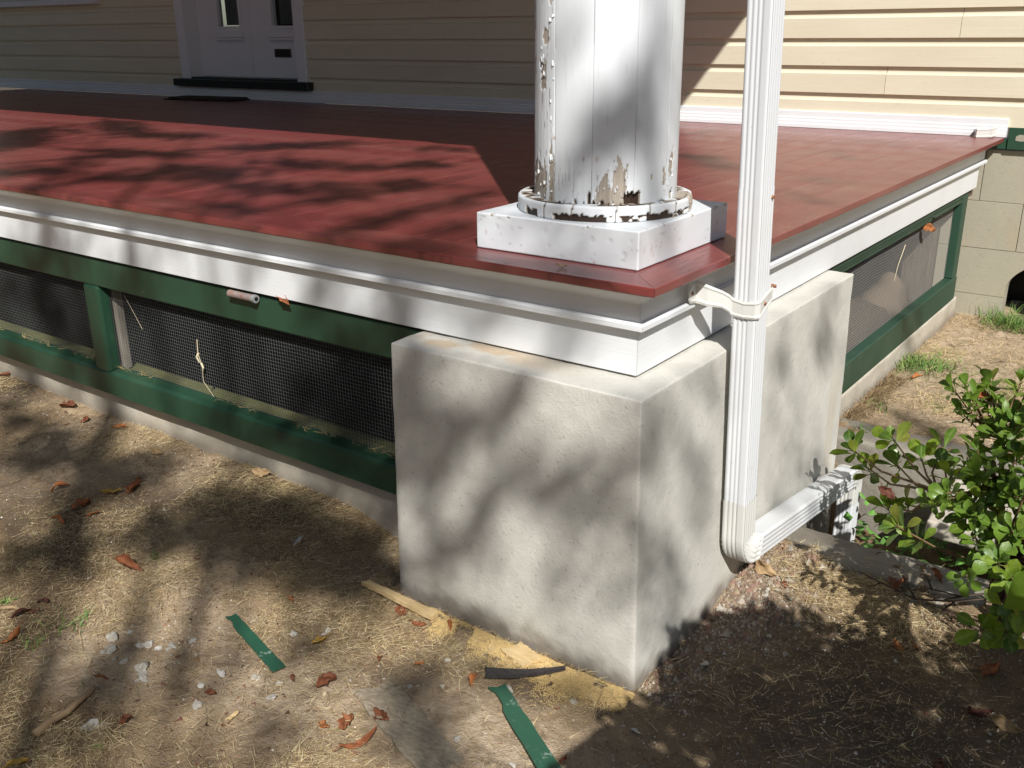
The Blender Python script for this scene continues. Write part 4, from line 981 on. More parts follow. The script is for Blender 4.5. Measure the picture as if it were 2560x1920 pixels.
# ================================================================== THINGS LYING ABOUT
def gzf(x, y): return float(ground_z(x, y))
def lath(name, A, B, wd, th, jag, mat, label, cat, lift=.004, taper=1.0, notch=None, bow=0.0):
    A = Vector((A[0], A[1], gzf(A[0], A[1])+lift)); B = Vector((B[0], B[1], gzf(B[0], B[1])+lift)); d = (B-A); L_ = d.length; d.normalize()
    sd = d.cross(Vector((0, 0, 1))).normalized(); up_ = sd.cross(d); n = 18; rg = random.Random(int(L_*1e5))
    le = []; ri = []
    for k in range(n+1):
        t = k/n; wk = wd*(1+(taper-1)*t)*(1+rg.uniform(-.05, .05))
        a = -wk/2+(rg.uniform(0, jag)); b = wk/2-(rg.uniform(0, jag))
        if notch and notch[0] < t < notch[1]: b -= wk*.22
        bo = bow*(math.sin(math.pi*t)-.6*t*t); le.append((t*L_, a+bo)); ri.append((t*L_, b+bo))
    le[0] = (jag*2, le[0][1]); 
    poly = le+ri[::-1]; poly.insert(0, (jag*5, (le[0][1]+ri[0][1])*.2))
    m = MB().prism(poly, lambda p, q, t: A+d*p+sd*q+up_*t, 0, th)
    bm_me = m.mesh(name); return tag(link(name, bm_me, mat), label, cat)
lath('wood_strip', LATH_A[0], LATH_A[1], .032, .006, .0015, MAT['lath'], 'short green painted wood strip with a notched end, alone in the dry straw', 'wood strip', .010, 1.15, (.0, .12))
lath('wood_strip', LATH_B[0], (LATH_B[1][0]+.10, LATH_B[1][1]-.06, 0), .047, .007, .002, MAT['lath'], 'long green painted wood strip with chipped edge, running from the black sliver', 'wood strip', .010, 1.15, (.05, .2))
lath('split_stake', STAKE[0], STAKE[1], .022, .014, .003, MAT['fresh'], 'pale split wood stake lying at the left foot of the stucco pier', 'wood stake', .014, 1.5)
lath('wood_sliver', SLIVER[0], SLIVER[1], .036, .010, .001, MAT['blackwood'], 'black pointed wood sliver between the sawdust and the long green strip', 'wood sliver', .018, .18, None, .010)
lath('plank', PLANK[0], PLANK[1], .115, .02, .006, MAT['sandwood'], 'grey weathered plank half buried in the pale dirt', 'plank', -.012, 1.0)
lath('wood_scrap', SCRAP[0], SCRAP[1], .07, .008, .004, MAT['fresh'], 'small tan wood scrap lying flat in the sawdust by the pier', 'wood scrap', .008)
lath('wood_chip', CHIP[0], CHIP[1], .012, .004, .003, MAT['fresh'], 'pale splinter of wood on the straw below the short green strip', 'wood chip', .008)
def stick(pts, r0, r1, label):
    P_ = [(x, y, gzf(x, y)+.012) for x, y in pts]; tag(link('stick', MB().tube(P_, r0, r1, 7).mesh('stick', 0, 1, True), MAT['stickwood']), label, 'stick')
a, b = STICK_AA; stick([(a[0]+(b[0]-a[0])*t, a[1]+(b[1]-a[1])*t+.02*math.sin(t*3)) for t in np.linspace(0, 1, 6)], .011, .006, 'brown dead stick lying in the straw at the lower left')
a, b = STICK_B; stick([a[:2], ((a[0]+b[0])/2, (a[1]+b[1])/2+.01), b[:2]], .006, .004, 'thin straw coloured stick at the left edge')

def leaf_mesh(ln, kind, rg):
    nu, nv = 15, 9; V = []; wid = ln*{'long': .20, 'curl': .42, 'yellow': .5, 'crumple': .75, 'tan': .55, 'dark': .5}.get(kind, .50)
    curl = {'curl': 2.6, 'crumple': 2.0, 'long': 2.0, 'tan': 1.2}.get(kind, 1.5)*rg.uniform(.8, 1.2); bend = rg.uniform(-.9, .9) if kind != 'flat' else rg.uniform(-.4, .5)
    ph = [rg.uniform(0, 6) for _ in range(4)]; amp = ln*(.13 if kind == 'crumple' else .075)
    for i in range(nu):
        t = i/(nu-1); prof = max(.04, math.sin(math.pi*min(1, t*.93+.05))**.8*(1-.25*t)); 
        for j in range(nv):
            s = -1+2*j/(nv-1); e = 1+(.20*math.sin(t*19+ph[0]+s*2)+.10*math.sin(t*41+ph[1]))*abs(s); wv = s*wid/2*prof*e
            th = s*curl/2; rad = wid/2/max(curl/2, .2)
            y = rad*math.sin(th)*prof*e; z = rad*(1-math.cos(th))*prof
            x = (t-.5)*ln; z += bend*ln*.5*(t-.5)**2*2+amp*math.sin(t*7+ph[1])*math.sin(s*3+ph[2])+.03*ln*abs(math.sin(s*4+t*9+ph[2])); y += amp*.8*math.sin(t*5+ph[3])
            V.append((x, y, z))
    me = mesh_np('dead_leaf', V, grid_faces(nu, nv), True)
    bm = bmesh.new(); bm.from_mesh(me)
    bmesh.ops.solidify(bm, geom=list(bm.faces), thickness=.0012)
    st_ = MB().tube([(-ln/2, 0, V[4][2]), (-ln/2-ln*.12, 0, V[4][2]+.004), (-ln/2-ln*.24, ln*.03, V[4][2])], .0012, .0009, 4)
    m2 = st_.mesh(); bm.from_mesh(m2); bm.to_mesh(me); bm.free(); bpy.data.meshes.remove(m2)
    me.polygons.foreach_set('use_smooth', np.ones(len(me.polygons), bool)); return me
def dead_leaf(loc, ln, kind, label, mat=None, rot=None, seed=None):
    rg = random.Random(seed if seed is not None else int(loc[0]*7919+loc[1]*104729)); me = leaf_mesh(ln, kind, rg)
    mat = mat or {'flat': 'leaf_red', 'curl': 'leaf_red', 'crumple': 'leaf_red', 'long': 'leaf_red', 'tan': 'leaf_tan', 'yellow': 'leaf_yellow', 'dark': 'leaf_dark'}[kind]
    me.materials.append(MAT[mat]); o = bpy.data.objects.new('dead_leaf', me); COL.objects.link(o)
    if rot is None: rot = (rg.uniform(-.35, .35), rg.uniform(-.3, .3), rg.uniform(0, 6.28))
    e = Euler(rot); o.rotation_euler = e
    zmin = min((e.to_matrix() @ v.co).z for v in me.vertices); o.location = (loc[0], loc[1], loc[2]-zmin)
    return tag(o, label, 'leaf', 'dead leaves scattered round the porch')
for x, y, ln, kind, lab in LEAVES:
    mt = None
    if 'orange' in lab or 'rust' in lab and kind == 'curl': mt = 'leaf_orange'
    if kind == 'tan': rot = (1.1, .2, random.uniform(-.5, .8))
    elif kind == 'long': rot = (.2, .1, 1.5)
    else: rot = None
    if lab.startswith('long curled'): rot = (.3, .1, .15); mt = None
    dead_leaf((x, y, gzf(x, y)+.003), ln*.88, kind, lab, mt, rot)
dead_leaf((-1.375, .088, -.2685), .095, 'curl', 'curled rust leaf stuck on the green rail right of the rusty hinge pipe', 'leaf_red', (.5, .1, -.2), 3)
dead_leaf((-.11, 2.86, -.36), .07, 'crumple', 'orange leaf caught in the wire of the right mesh screen', 'leaf_orange', (.9, .4, .3), 4)
dead_leaf((SHRUB_LEAVES[0][0], SHRUB_LEAVES[0][1], SHRUB_LEAVES[0][2]-.01), .05, 'flat', 'bright orange leaf lodged in the top of the evergreen shrub', 'leaf_orange', (.7, .2, .4), 5)
dead_leaf((SHRUB_LEAVES[1][0], SHRUB_LEAVES[1][1], SHRUB_LEAVES[1][2]-.03), .05, 'crumple', 'dark red leaf hanging in the left branch of the evergreen shrub', 'leaf_dark', (.9, .9, .4), 6)
dead_leaf((-.285, .055, .001), .022, 'tan', 'tiny pale leaf scrap on the deck edge in front of the column block', 'leaf_tan', (.1, 0, .4), 8)
# stones
STONE_LABELS = {2: 'largest white stone chip, in the cluster left of the short green strip', 3: 'larger of two white stone chips lying together right of the brown stick', 4: 'smaller of two white stone chips lying together right of the brown stick',
                14: 'lone whitish stone chip in front of the lower end of the short green strip', 23: 'white stone chip alone in the shade in front of the footing', 27: 'white stone chip just under the middle of the black wood sliver',
                0: 'upper white stone chip between the grass tuft and the stone cluster', 1: 'flat white stone chip below the upper one, right of the grass tuft'}
for i, (x, y, r) in enumerate(PEBBLES):
    rg = random.Random(i*31+5); me = rock('stone_chip', (0, 0, 0), r, i+200, (rg.uniform(.8, 1.4), rg.uniform(.6, 1.1), rg.uniform(.4, .7)), 2, 1.0)
    me.materials.append(MAT['pebble']); o = bpy.data.objects.new('stone_chip', me); COL.objects.link(o)
    o.location = (x, y, gzf(x, y)+r*.15); o.rotation_euler = (rg.uniform(-.5, .5), rg.uniform(-.5, .5), rg.uniform(0, 6))
    tag(o, STONE_LABELS.get(i, 'small whitish stone chip lying loose on the ground'), 'stone', 'white stone chips scattered on the soil')

# ------------------------------------------------------------------ sawdust, grit, straw (nobody could count them)
def bits(name, px, py, pz, sx, sy, sz, cols, mat):
    """tiny irregular tetra-like crumbs"""
    n = len(px); base = np.array([(1, 0, -.3), (-.5, .87, -.3), (-.5, -.87, -.3), (0, 0, .8)])
    a = RNG.uniform(0, 6.28, n); ca, sa_ = np.cos(a), np.sin(a); jit = RNG.uniform(.6, 1.4, (n, 4, 3))
    B = base[None]*jit*np.stack([sx, sy, sz], -1)[:, None, :]
    V = np.empty((n, 4, 3)); V[..., 0] = px[:, None]+B[..., 0]*ca[:, None]-B[..., 1]*sa_[:, None]; V[..., 1] = py[:, None]+B[..., 0]*sa_[:, None]+B[..., 1]*ca[:, None]; V[..., 2] = pz[:, None]+B[..., 2]
    F_ = (np.arange(n)*4)[:, None, None]+np.array([(0, 1, 3), (1, 2, 3), (2, 0, 3)])[None]
    me = mesh_np(name, V.reshape(-1, 3), F_.reshape(-1, 3), False, None, np.repeat(cols, 4, 0))
    return tag(link(name, me, mat, None, (0, 0, -1.05)), kind='stuff')
n = 70000
t = RNG.random(n)*.93; dperp = np.abs(RNG.normal(0, .028, n))+.004
wdt = (.5+1.0*fbm(t*7, t*0, 5))*(sm(t/.15)*.7+.45)*(1+.5*np.exp(-((t-.55)/.2)**2))
px = -.72+t*.80; py = -.056-dperp*wdt*1.1
keep = fbm(px*14, py*14, 19)+.35*np.exp(-dperp/.02) > .42; px, py = px[keep], py[keep]; n = len(px)
pz = ground_z(px, py)+.003+.006*RNG.random(n)
bits('sawdust', px, py, pz, RNG.uniform(.0009, .0026, n), RNG.uniform(.0009, .0024, n), RNG.uniform(.0008, .0018, n), np.array([.60, .43, .19])*RNG.uniform(.75, 1.2, (n, 1)), MAT['grain'])
def near(n, x0, x1, y0, y1):
    x = RNG.uniform(x0, x1, n); y = RNG.uniform(y0, y1, n)
    inside = ((x > -.80) & (x < .005) & (y > -.05)) | ((x < -.80) & (y > .15)) | ((x < -.12) & (y > .0) & (x > -.82))
    line = (x+1.04)*.585-(y+1.147) > .35
    k = ~(inside | line); return x[k], y[k]
# grit
x1, y1 = near(70000, -3.6, 1.0, -1.4, .95); k = RNG.random(len(x1)) < .12+.9*sm((fbm(x1*3.5, y1*3.5, 71)-.45)/.2)+.6*(x1 > -.02); x1, y1 = x1[k], y1[k]; n = len(x1); s = RNG.uniform(.0012, .0045, n)*(1+.8*(RNG.random(n) > .96))
pal = np.array([(.46, .36, .25), (.34, .25, .16), (.20, .13, .08), (.60, .55, .47), (.30, .17, .11), (.40, .30, .19), (.26, .18, .11)])[RNG.integers(0, 7, n)]
bits('grit', x1, y1, ground_z(x1, y1)+s*.2, s, s*RNG.uniform(.6, 1, n), s, pal*RNG.uniform(.7, 1.1, (n, 1)), MAT['grain'])
x1, y1 = near(9000, -3.6, 1.0, -1.4, .95); k = RNG.random(len(x1)) < .15+sm((fbm(x1*2.4, y1*2.4, 171)-.40)/.2); x1, y1 = x1[k], y1[k]; n = len(x1); s = RNG.uniform(.003, .008, n)*(1+.8*(RNG.random(n) > .93))
pal = np.array([(.16, .07, .04), (.22, .12, .06), (.10, .055, .035), (.34, .25, .14), (.20, .085, .06), (.40, .33, .22)])[RNG.integers(0, 6, n)]
bits('leaf_crumbs', x1, y1, ground_z(x1, y1)+.004, s, s*RNG.uniform(.25, .7, n), s*.28, pal*RNG.uniform(.7, 1.1, (n, 1)), MAT['grain'])
# dirt clods by the pier and the kerbs
n = 2600; x1 = np.concatenate([RNG.normal(.06, .05, n), RNG.normal(.10, .09, n), RNG.uniform(.02, .6, 700)]); y1 = np.concatenate([RNG.uniform(-.05, .8, n), RNG.uniform(.3, .8, n), RNG.uniform(.62, .80, 700)])
k = x1 > .016; x1, y1 = x1[k], y1[k]; n = len(x1); s = RNG.uniform(.002, .008, n)*(1+1.3*(RNG.random(n) > .95))
bits('dirt_clods', x1, y1, ground_z(x1, y1)+s*.25, s, s*.8, s*.9, np.array([(.30, .23, .16), (.20, .15, .11), (.42, .37, .30), (.26, .16, .12)])[RNG.integers(0, 4, n)]*RNG.uniform(.7, 1.1, (n, 1)), MAT['grain'])
def blades(name, x, y, z, ln, wd, az, tilt, cols, curl, mat, kind='stuff', loc=(0, 0, -1.05), parent=None):
    n = len(x); d = np.stack([np.cos(az), np.sin(az)], -1); s = np.stack([-np.sin(az), np.cos(az)], -1)
    V = np.empty((n, 3, 2, 3)); cu = RNG.normal(0, curl, n)
    for k, t in enumerate((0, .5, 1.0)):
        h = ln*t; off = cu*ln*(t*t)
        cx = x+d[:, 0]*h*np.cos(tilt)+s[:, 0]*off; cy = y+d[:, 1]*h*np.cos(tilt)+s[:, 1]*off
        cz = z+ln*np.sin(tilt)*(t-.35*t*t)
        w_ = wd*(1-.6*t if kind != 'stuff2' else 1-.9*t)/2
        for j, sg in enumerate((-1, 1)):
            V[:, k, j, 0] = cx+s[:, 0]*w_*sg; V[:, k, j, 1] = cy+s[:, 1]*w_*sg; V[:, k, j, 2] = cz+(.25*w_*sg)
    b = (np.arange(n)*6)[:, None, None]; F_ = b+np.array([(0, 1, 3, 2), (2, 3, 5, 4)])[None]
    me = mesh_np(name, V.reshape(-1, 3), F_.reshape(-1, 4), False, None, np.repeat(cols, 6, 0))
    o = link(name, me, mat, parent, loc); 
    return o
def straw(n, x0, x1, y0, y1, dens, name, zoff=.002, la=.010, lb=.042, big=.06):
    x, y = near(n, x0, x1, y0, y1)
    k = RNG.random(len(x)) < dens(x, y); x, y = x[k], y[k]; n = len(x)
    c = np.array([(.44, .325, .17), (.57, .45, .26), (.33, .23, .12), (.20, .13, .065), (.70, .58, .34), (.28, .25, .10)])[RNG.choice(6, n, p=[.26, .23, .20, .13, .13, .05])]*RNG.uniform(.80, 1.2, (n, 1))
    az = RNG.normal(.35, 1.1, n)+np.pi*(RNG.random(n) > .5)
    o = blades(name, x, y, ground_z(x, y)+zoff+RNG.random(n)*.006, RNG.uniform(la, lb, n)*(1+1.1*(RNG.random(n) < big)), RNG.uniform(.0007, .0017, n), az, np.abs(RNG.normal(.05, .16, n)), c, .09, MAT['straw'])
    return tag(o, kind='stuff')
dl = lambda x, y: np.clip(.10+1.25*sm((fbm(x*2.6, y*2.6, 131)-.36)/.22), 0, 1)*(1-.85*np.exp(-((x+.25)/.5)**2-((y+.40)/.22)**2))*(1-.6*np.exp(-((x+.72)/.28)**2-((y+.55)/.18)**2))*np.where(x > .0, .12, 1)
straw(300000, -3.7, 1.0, -1.4, .95, dl, 'straw')
straw(30000, -3.7, 1.0, -1.4, .95, lambda x, y: dl(x, y)*(fbm(x*4, y*4, 141) > .5), 'straw', .004, .03, .08, .1)
dk = lambda x, y: .9*np.exp(-((x-.27)/.2)**2-((y-.70)/.10)**2)+.4*np.exp(-((x-.5)/.2)**2-((y-.62)/.10)**2)
straw(14000, .03, .7, .5, .84, dk, 'straw', .006)
dr_ = lambda x, y: np.clip(.25+1.2*sm((fbm(x*5, y*5, 133)-.42)/.2), 0, 1)
x, y = RNG.uniform(-.10, .9, 26000), RNG.uniform(1.84, 3.74, 26000); k = RNG.random(26000) < dr_(x, y); x, y = x[k], y[k]; n = len(x)
gr = sm((fbm(x*3.2, y*2.2, 135)-.42)/.14)*np.exp(-((y-2.25)/.55)**2)
c = np.where(RNG.random(n)[:, None] < gr[:, None]*.85, np.array([(.20, .24, .07)]), np.array([(.58, .44, .25)]))*RNG.uniform(.6, 1.2, (n, 1))
tag(blades('straw', x, y, ground_z(x, y)+.002, RNG.uniform(.02, .06, n), RNG.uniform(.001, .003, n), RNG.uniform(0, 6.28, n), np.abs(RNG.normal(.15, .25, n)), c, .3, MAT['straw']), kind='stuff')
# dead grass banked against the right footing
n = 1600; y = RNG.uniform(1.84, 2.45, n); x = -.095+np.abs(RNG.normal(0, .035, n)); c = np.array([(.30, .21, .11), (.40, .30, .16), (.20, .14, .08)])[RNG.integers(0, 3, n)]*RNG.uniform(.7, 1.1, (n, 1))
tag(blades('dead_grass', x, y, ground_z(x, y), RNG.uniform(.03, .085, n), RNG.uniform(.001, .0028, n), RNG.normal(-.3, 1.0, n), RNG.uniform(.2, 1.2, n), c, .4, MAT['straw']), kind='stuff')
# straw caught on the sills of the front screen
n = 420; x = RNG.uniform(-4.2, -.9, n); keep = fbm(x*6, x*0, 7) > .42; x = x[keep]; n = len(x)
c = np.array([.5, .38, .18])*RNG.uniform(.6, 1.2, (n, 1))
tag(blades('straw', x, RNG.uniform(.128, .142, n), -.7165+RNG.random(n)*.004, RNG.uniform(.015, .05, n), RNG.uniform(.001, .0022, n), RNG.normal(0, .5, n)+np.pi*(RNG.random(n) > .5), RNG.uniform(0, .5, n), c, .3, MAT['straw'], loc=(0, 0, -.7)), kind='stuff')
MAT['stalk'] = simple('bleached stalk', (.50, .43, .28), (.62, .55, .38), 20, .8)
# dry stalks hooked in the wire
ST = MB(); ST.tube([(-2.36, .139, -.40), (-2.31, .137, -.46), (-2.27, .139, -.52)], .0012, .0008, 4)
tag(link('dry_stalk', ST.mesh('dry_stalk'), MAT['stalk']), 'pale grass stalk hooked slantwise in the long mesh bay by its post', 'stalk')
ST = MB(); ST.tube([(-1.93, .139, -.50), (-1.925, .132, -.55), (-1.915, .136, -.60), (-1.92, .137, -.66), (-1.87, .138, -.71)], .0018, .0008, 4); ST.tube([(-1.925, .136, -.55), (-1.93, .128, -.565), (-1.92, .13, -.585)], .005, .002, 4); ST.tube([(-1.918, .136, -.59), (-1.895, .126, -.60), (-1.91, .13, -.625)], .005, .0015, 4)
tag(link('dry_stalk', ST.mesh('dry_stalk'), MAT['stalk']), 'withered weed stem hanging in the middle of the long mesh bay', 'stalk')
ST = MB(); ST.tube([(-.140, 2.62, -.38), (-.138, 2.53, -.46), (-.137, 2.50, -.52)], .002, .001, 4)
tag(link('dry_stalk', ST.mesh('dry_stalk'), MAT['stalk']), 'pale stalk hanging in the wire of the right mesh screen', 'stalk')
# grass tufts
for i, (tx, ty, sz, lab) in enumerate(TUFTS):
    big = sz > .12; n = int(260*sz/.15) if big else 26; rg = RNG
    x = tx+rg.normal(0, sz*.30, n); y = ty+rg.normal(0, sz*.30, n); z = ground_z(x, y)
    c = np.array([(.10, .20, .035), (.15, .26, .06), (.22, .30, .09), (.08, .16, .04)])[rg.integers(0, 4, n)]*rg.uniform(.8, 1.15, (n, 1))
    tall = 1.9 if 'tall' in lab else 1.0
    o = blades('grass_tuft', x, y, z, rg.uniform(.35, .8, n)*min(sz, .13)*tall, rg.uniform(.0025, .006, n), rg.uniform(0, 6.28, n), rg.uniform(.35, 1.25, n), c, .35, MAT['grass'], 'stuff2', (tx, ty, gzf(tx, ty)))
    tag(o, lab, 'weed')
# low plants in the trench
PL = MB(); rg = random.Random(9); V = []; Fs = []; cc = []
for i in range(330):
    x, y = rg.uniform(.12, .62), rg.uniform(1.0, 1.60); h = rg.uniform(.03, .22); z = -1.33+h
    a = rg.uniform(0, 6.28); tl = rg.uniform(-.2, .9); ln = rg.uniform(.025, .055); wv = ln*.34
    d = Vector((math.cos(a)*math.cos(tl), math.sin(a)*math.cos(tl), math.sin(tl))); s = d.cross(Vector((0, 0, 1))).normalized(); p = Vector((x, y, z)); nn = s.cross(d)
    k = len(V); V += [p, p+d*ln*.5+s*wv-nn*.004, p+d*ln, p+d*ln*.5-s*wv-nn*.004]; Fs.append((k, k+1, k+2, k+3)); cc += [np.array((.09, .20, .04))*rg.uniform(.7, 1.5)]*4
tag(link('trench_plants', mesh_np('trench_plants', V, Fs, False, None, np.array(cc)), MAT['grass']), kind='stuff')

# ================================================================== EVERGREEN SHRUB
shrub = empty('evergreen_shrub', (.70, .78, -1.05), 'glossy evergreen shrub with round leaves in front of the trench at the right edge', 'shrub')
def leaf_shape(ln, wd):
    V = []; nu = 7
    for i in range(nu):
        t = i/(nu-1); w_ = wd/2*(math.sin(math.pi*t**1.55))**.62 if 0 < t < 1 else .0012
        zc = .10*ln*math.sin(t*2.6)-.06*ln*t
        for s in (-1, 0, 1): V.append((t*ln, s*w_, zc+(abs(s)*.16*w_)))
    me = mesh_np('leaf', V, grid_faces(nu, 3), True); bm = bmesh.new(); bm.from_mesh(me)
    m2 = MB().tube([(0, 0, 0), (-.012, 0, -.002)], .0011, .0012, 4).mesh(); bm.from_mesh(m2); bpy.data.meshes.remove(m2)
    bm.to_mesh(me); bm.free(); me.polygons.foreach_set('use_smooth', np.ones(len(me.polygons), bool)); return me
MAT['shrub_far'] = leafmat('evergreen leaf mass', (.085, .165, .02), (.16, .26, .033), .28, .3)
LS = []
for q in range(5):
    for mt in ('shrub', 'shrub', 'shrub_dark'):
        me = leaf_shape(.038+.004*q, .025+.0025*((q*2) % 5)); me.materials.append(MAT[mt]); LS.append(me)
rg = random.Random(21)
def shoot_dir(p, c):
    d = (Vector(p)-Vector(c)); d.z = abs(d.z)*.6+.12; return d.normalized()
def rosette_mats(p, d, n, spread=1.0):
    d = Vector(d).normalized(); a0 = d.orthogonal().normalized(); b0 = d.cross(a0); out = []; ph = rg.uniform(0, 6.28)
    for i in range(n):
        a = ph+i*2.4; el = rg.uniform(-.15, .55)+(.7 if i >= n-3 else 0)
        r = (a0*math.cos(a)+b0*math.sin(a))*math.cos(el)+d*math.sin(el); r.normalize()
        up_ = (d-r*d.dot(r)).normalized(); up_ = (up_+Vector((rg.uniform(-.4, .4), rg.uniform(-.4, .4), rg.uniform(-.2, .4)))).normalized(); y_ = up_.cross(r).normalized(); up_ = r.cross(y_)
        base = Vector(p)-d*.012*(n-i)*.35+r*.010
        m = Matrix((r, y_, up_)).transposed().to_4x4(); m.translation = base; out.append(m)
    return out
fork = Vector(STEMFORK); base = Vector((.70, .78, -1.07))
stem = MB().tube([base, (.705, .76, -.93), (.70, .69, -.80), fork], .022, .012, 8)
stem.tube([(.71, .765, -1.0), (.74, .70, -.86), (.75, .55, -.70), (.74, .45, -.55)], .014, .008, 7); 
link('stem', stem.mesh('stem', 0, 1, True), MAT['bark'], shrub)
nleaf = 0; TW = MB()
hubs = [fork, Vector((.52, .66, -.62)), Vector((.67, .56, -.50)), Vector((.72, .48, -.66)), Vector((.66, .62, -.42))]
for h in hubs[1:]: TW.tube([fork, fork.lerp(h, .5)+Vector((0, 0, -.015)), h], .009, .005, 6)
hubs[3] and None
for p in ROSETTES:
    P_ = Vector(p); h = min(hubs, key=lambda q: (q-P_).length); mid = h.lerp(P_, .55)+Vector((rg.uniform(-.02, .02), rg.uniform(-.02, .02), -.025))
    TW.tube([h, mid, P_], .0042, .0022, 5)
    d = shoot_dir(P_, h.lerp(Vector((.7, .62, -.75)), .5))
    k = rg.choice((7, 8, 9))
    for m in rosette_mats(P_, d, k):
        if nleaf >= 296: break
        o = bpy.data.objects.new('leaf', rg.choice(LS)); COL.objects.link(o); o.parent = shrub
        s_ = rg.uniform(.72, 1.12)*(1.2 if P_.x < .5 else 1.0); m2 = m @ Matrix.Scale(s_, 4); m2.translation = m.translation-shrub.location; o.matrix_local = m2; nleaf += 1
EX = []
for q in range(105):
    P_ = Vector(rg.choice([v for v in ROSETTES if v[0] > .57] if q > 30 else ROSETTES))+Vector((rg.gauss(0, .05), rg.gauss(0, .05), rg.gauss(-.03, .04))); h = min(hubs, key=lambda v: (v-P_).length)
    if P_.z < -.60: continue
    TW.tube([h, h.lerp(P_, .5)+Vector((0, 0, -.02)), P_], .003, .0018, 5); EX += rosette_mats(P_, shoot_dir(P_, h), rg.choice((5, 6, 7)))
for q in range(60):
    P_ = Vector((rg.uniform(.74, 1.25), rg.uniform(.3, .75), rg.uniform(-.85, -.25)))
    rel = P_-co.matrix_world.translation
    if rel.dot(X)/rel.dot(fw) < .50: continue
    TW.tube([hubs[3], hubs[3].lerp(P_, .5), P_], .004, .002, 5); EX += rosette_mats(P_, shoot_dir(P_, hubs[3]), 8)
src = [LS[0], LS[4], LS[8], LS[9], LS[1]]; bmx = bmesh.new()
for i, m in enumerate(EX):
    n0 = len(bmx.verts); bmx.from_mesh(src[i % 5]); bmx.verts.ensure_lookup_table(); s_ = Matrix.Diagonal((rg.uniform(.6, 1.15), rg.uniform(.5, .95), rg.uniform(.6, 2.4), 1))
    for v in bmx.verts[n0:]: v.co = m @ (s_ @ v.co)
mex = bpy.data.meshes.new('small_leaves'); bmx.to_mesh(mex); bmx.free(); mex.polygons.foreach_set('use_smooth', np.ones(len(mex.polygons), bool)); mex.materials.clear()
ox = link('small_leaves', mex, MAT['shrub_far'], shrub); ox['kind'] = 'stuff'
link('twig', TW.mesh('twig', 0, 1, True), MAT['twig'], shrub)
DT = MB()
for pts in ([(.69, .76, -.94), (.60, .72, -.965), (.50, .70, -.985), (.40, .70, -.965), (.33, .70, -.95)], [(.70, .72, -.90), (.62, .66, -.91), (.52, .64, -.905)], [(.50, .70, -.985), (.47, .72, -.96), (.45, .73, -.94)], [(.60, .72, -.965), (.57, .70, -.995), (.54, .71, -1.0)], [(.62, .66, -.91), (.58, .67, -.94)], [(.40, .70, -.965), (.38, .71, -.99)], [(.55, .64, -.906), (.53, .65, -.875)]):
    DT.tube(pts, .0035, .0016, 5)
link('dead_twig', DT.mesh('dead_twig', 0, 1, True), MAT['bark'], shrub)

# leafy masses are joined into one mesh each (thousands of leaves)
def leaf_cloud(name, mats, scale, mat, parent=None, loc=None):
    A = np.array([np.array(m)[:3, :4] for m in mats]); n = len(A)
    sh = np.array([(0, 0, 0), (.3, .42, .05), (.72, .40, .04), (1, 0, -.05), (.72, -.40, .04), (.3, -.42, .05)])*np.array([1, .62, 1])
    sc_ = np.asarray(scale).reshape(-1, 1, 1)*np.ones((n, 1, 1)); L_ = sh[None]*sc_
    V = np.einsum('nij,nkj->nki', A[:, :, :3], L_)+A[:, None, :, 3]
    b = (np.arange(n)*6)[:, None, None]; F_ = b+np.array([(0, 1, 2, 3), (0, 3, 4, 5)])[None]
    return link(name, mesh_np(name, V.reshape(-1, 3), F_.reshape(-1, 4), False), mat, parent, loc)
def rand_mats(P_, tilt=None):
    n = len(P_); q = RNG.normal(0, 1, (n, 4)); q /= np.linalg.norm(q, axis=1, keepdims=True); w_, x, y, z = q.T
    Rm = np.stack([np.stack([1-2*(y*y+z*z), 2*(x*y-z*w_), 2*(x*z+y*w_)], -1), np.stack([2*(x*y+z*w_), 1-2*(x*x+z*z), 2*(y*z-x*w_)], -1), np.stack([2*(x*z-y*w_), 2*(y*z+x*w_), 1-2*(x*x+y*y)], -1)], 1)
    return np.concatenate([Rm, P_[:, :, None]], 2)
# tall shrub just outside the picture at right: its shade falls on the soil at lower right
sv = np.array([1.0, -1.081, 1.349])
tall = empty('tall_shrub', (1.75, -.55, -1.06), 'tall evergreen shrub to the right of the picture, shading the soil', 'shrub')
poly = [(.05, .38), (.22, .52), (.38, .47), (.60, .62), (1.1, .75), (1.5, .1), (.9, -.35), (.20, -.55), (.0, -.30), (.09, -.02), (.02, .16)]
def inpoly(x, y):
    c = np.zeros(len(x), bool); j = len(poly)-1
    for i in range(len(poly)):
        xi, yi = poly[i]; xj, yj = poly[j]; c ^= ((yi > y) != (yj > y)) & (x < (xj-xi)*(y-yi)/(yj-yi)+xi); j = i
    return c
nn_ = 8500; gxp = RNG.uniform(-.05, 1.5, nn_); gyp = RNG.uniform(-.6, .8, nn_)
k = inpoly(gxp+RNG.normal(0, .02, nn_), gyp+RNG.normal(0, .02, nn_)) & ((fbm(gxp*9, gyp*9, 151) > .42) | (RNG.random(nn_) < .25)); gxp, gyp = gxp[k], gyp[k]
tt = RNG.uniform(1.25, 1.75, len(gxp))/1.349
Pc = np.stack([gxp, gyp, np.full(len(gxp), -1.05)], -1)+sv[None]*tt[:, None]
rel = Pc-np.array(co.matrix_world.translation); k = (rel@np.array(X))/np.maximum(rel@np.array(fw), .05) > .62; Pc = Pc[k]   # trimmed back from the path where one stands
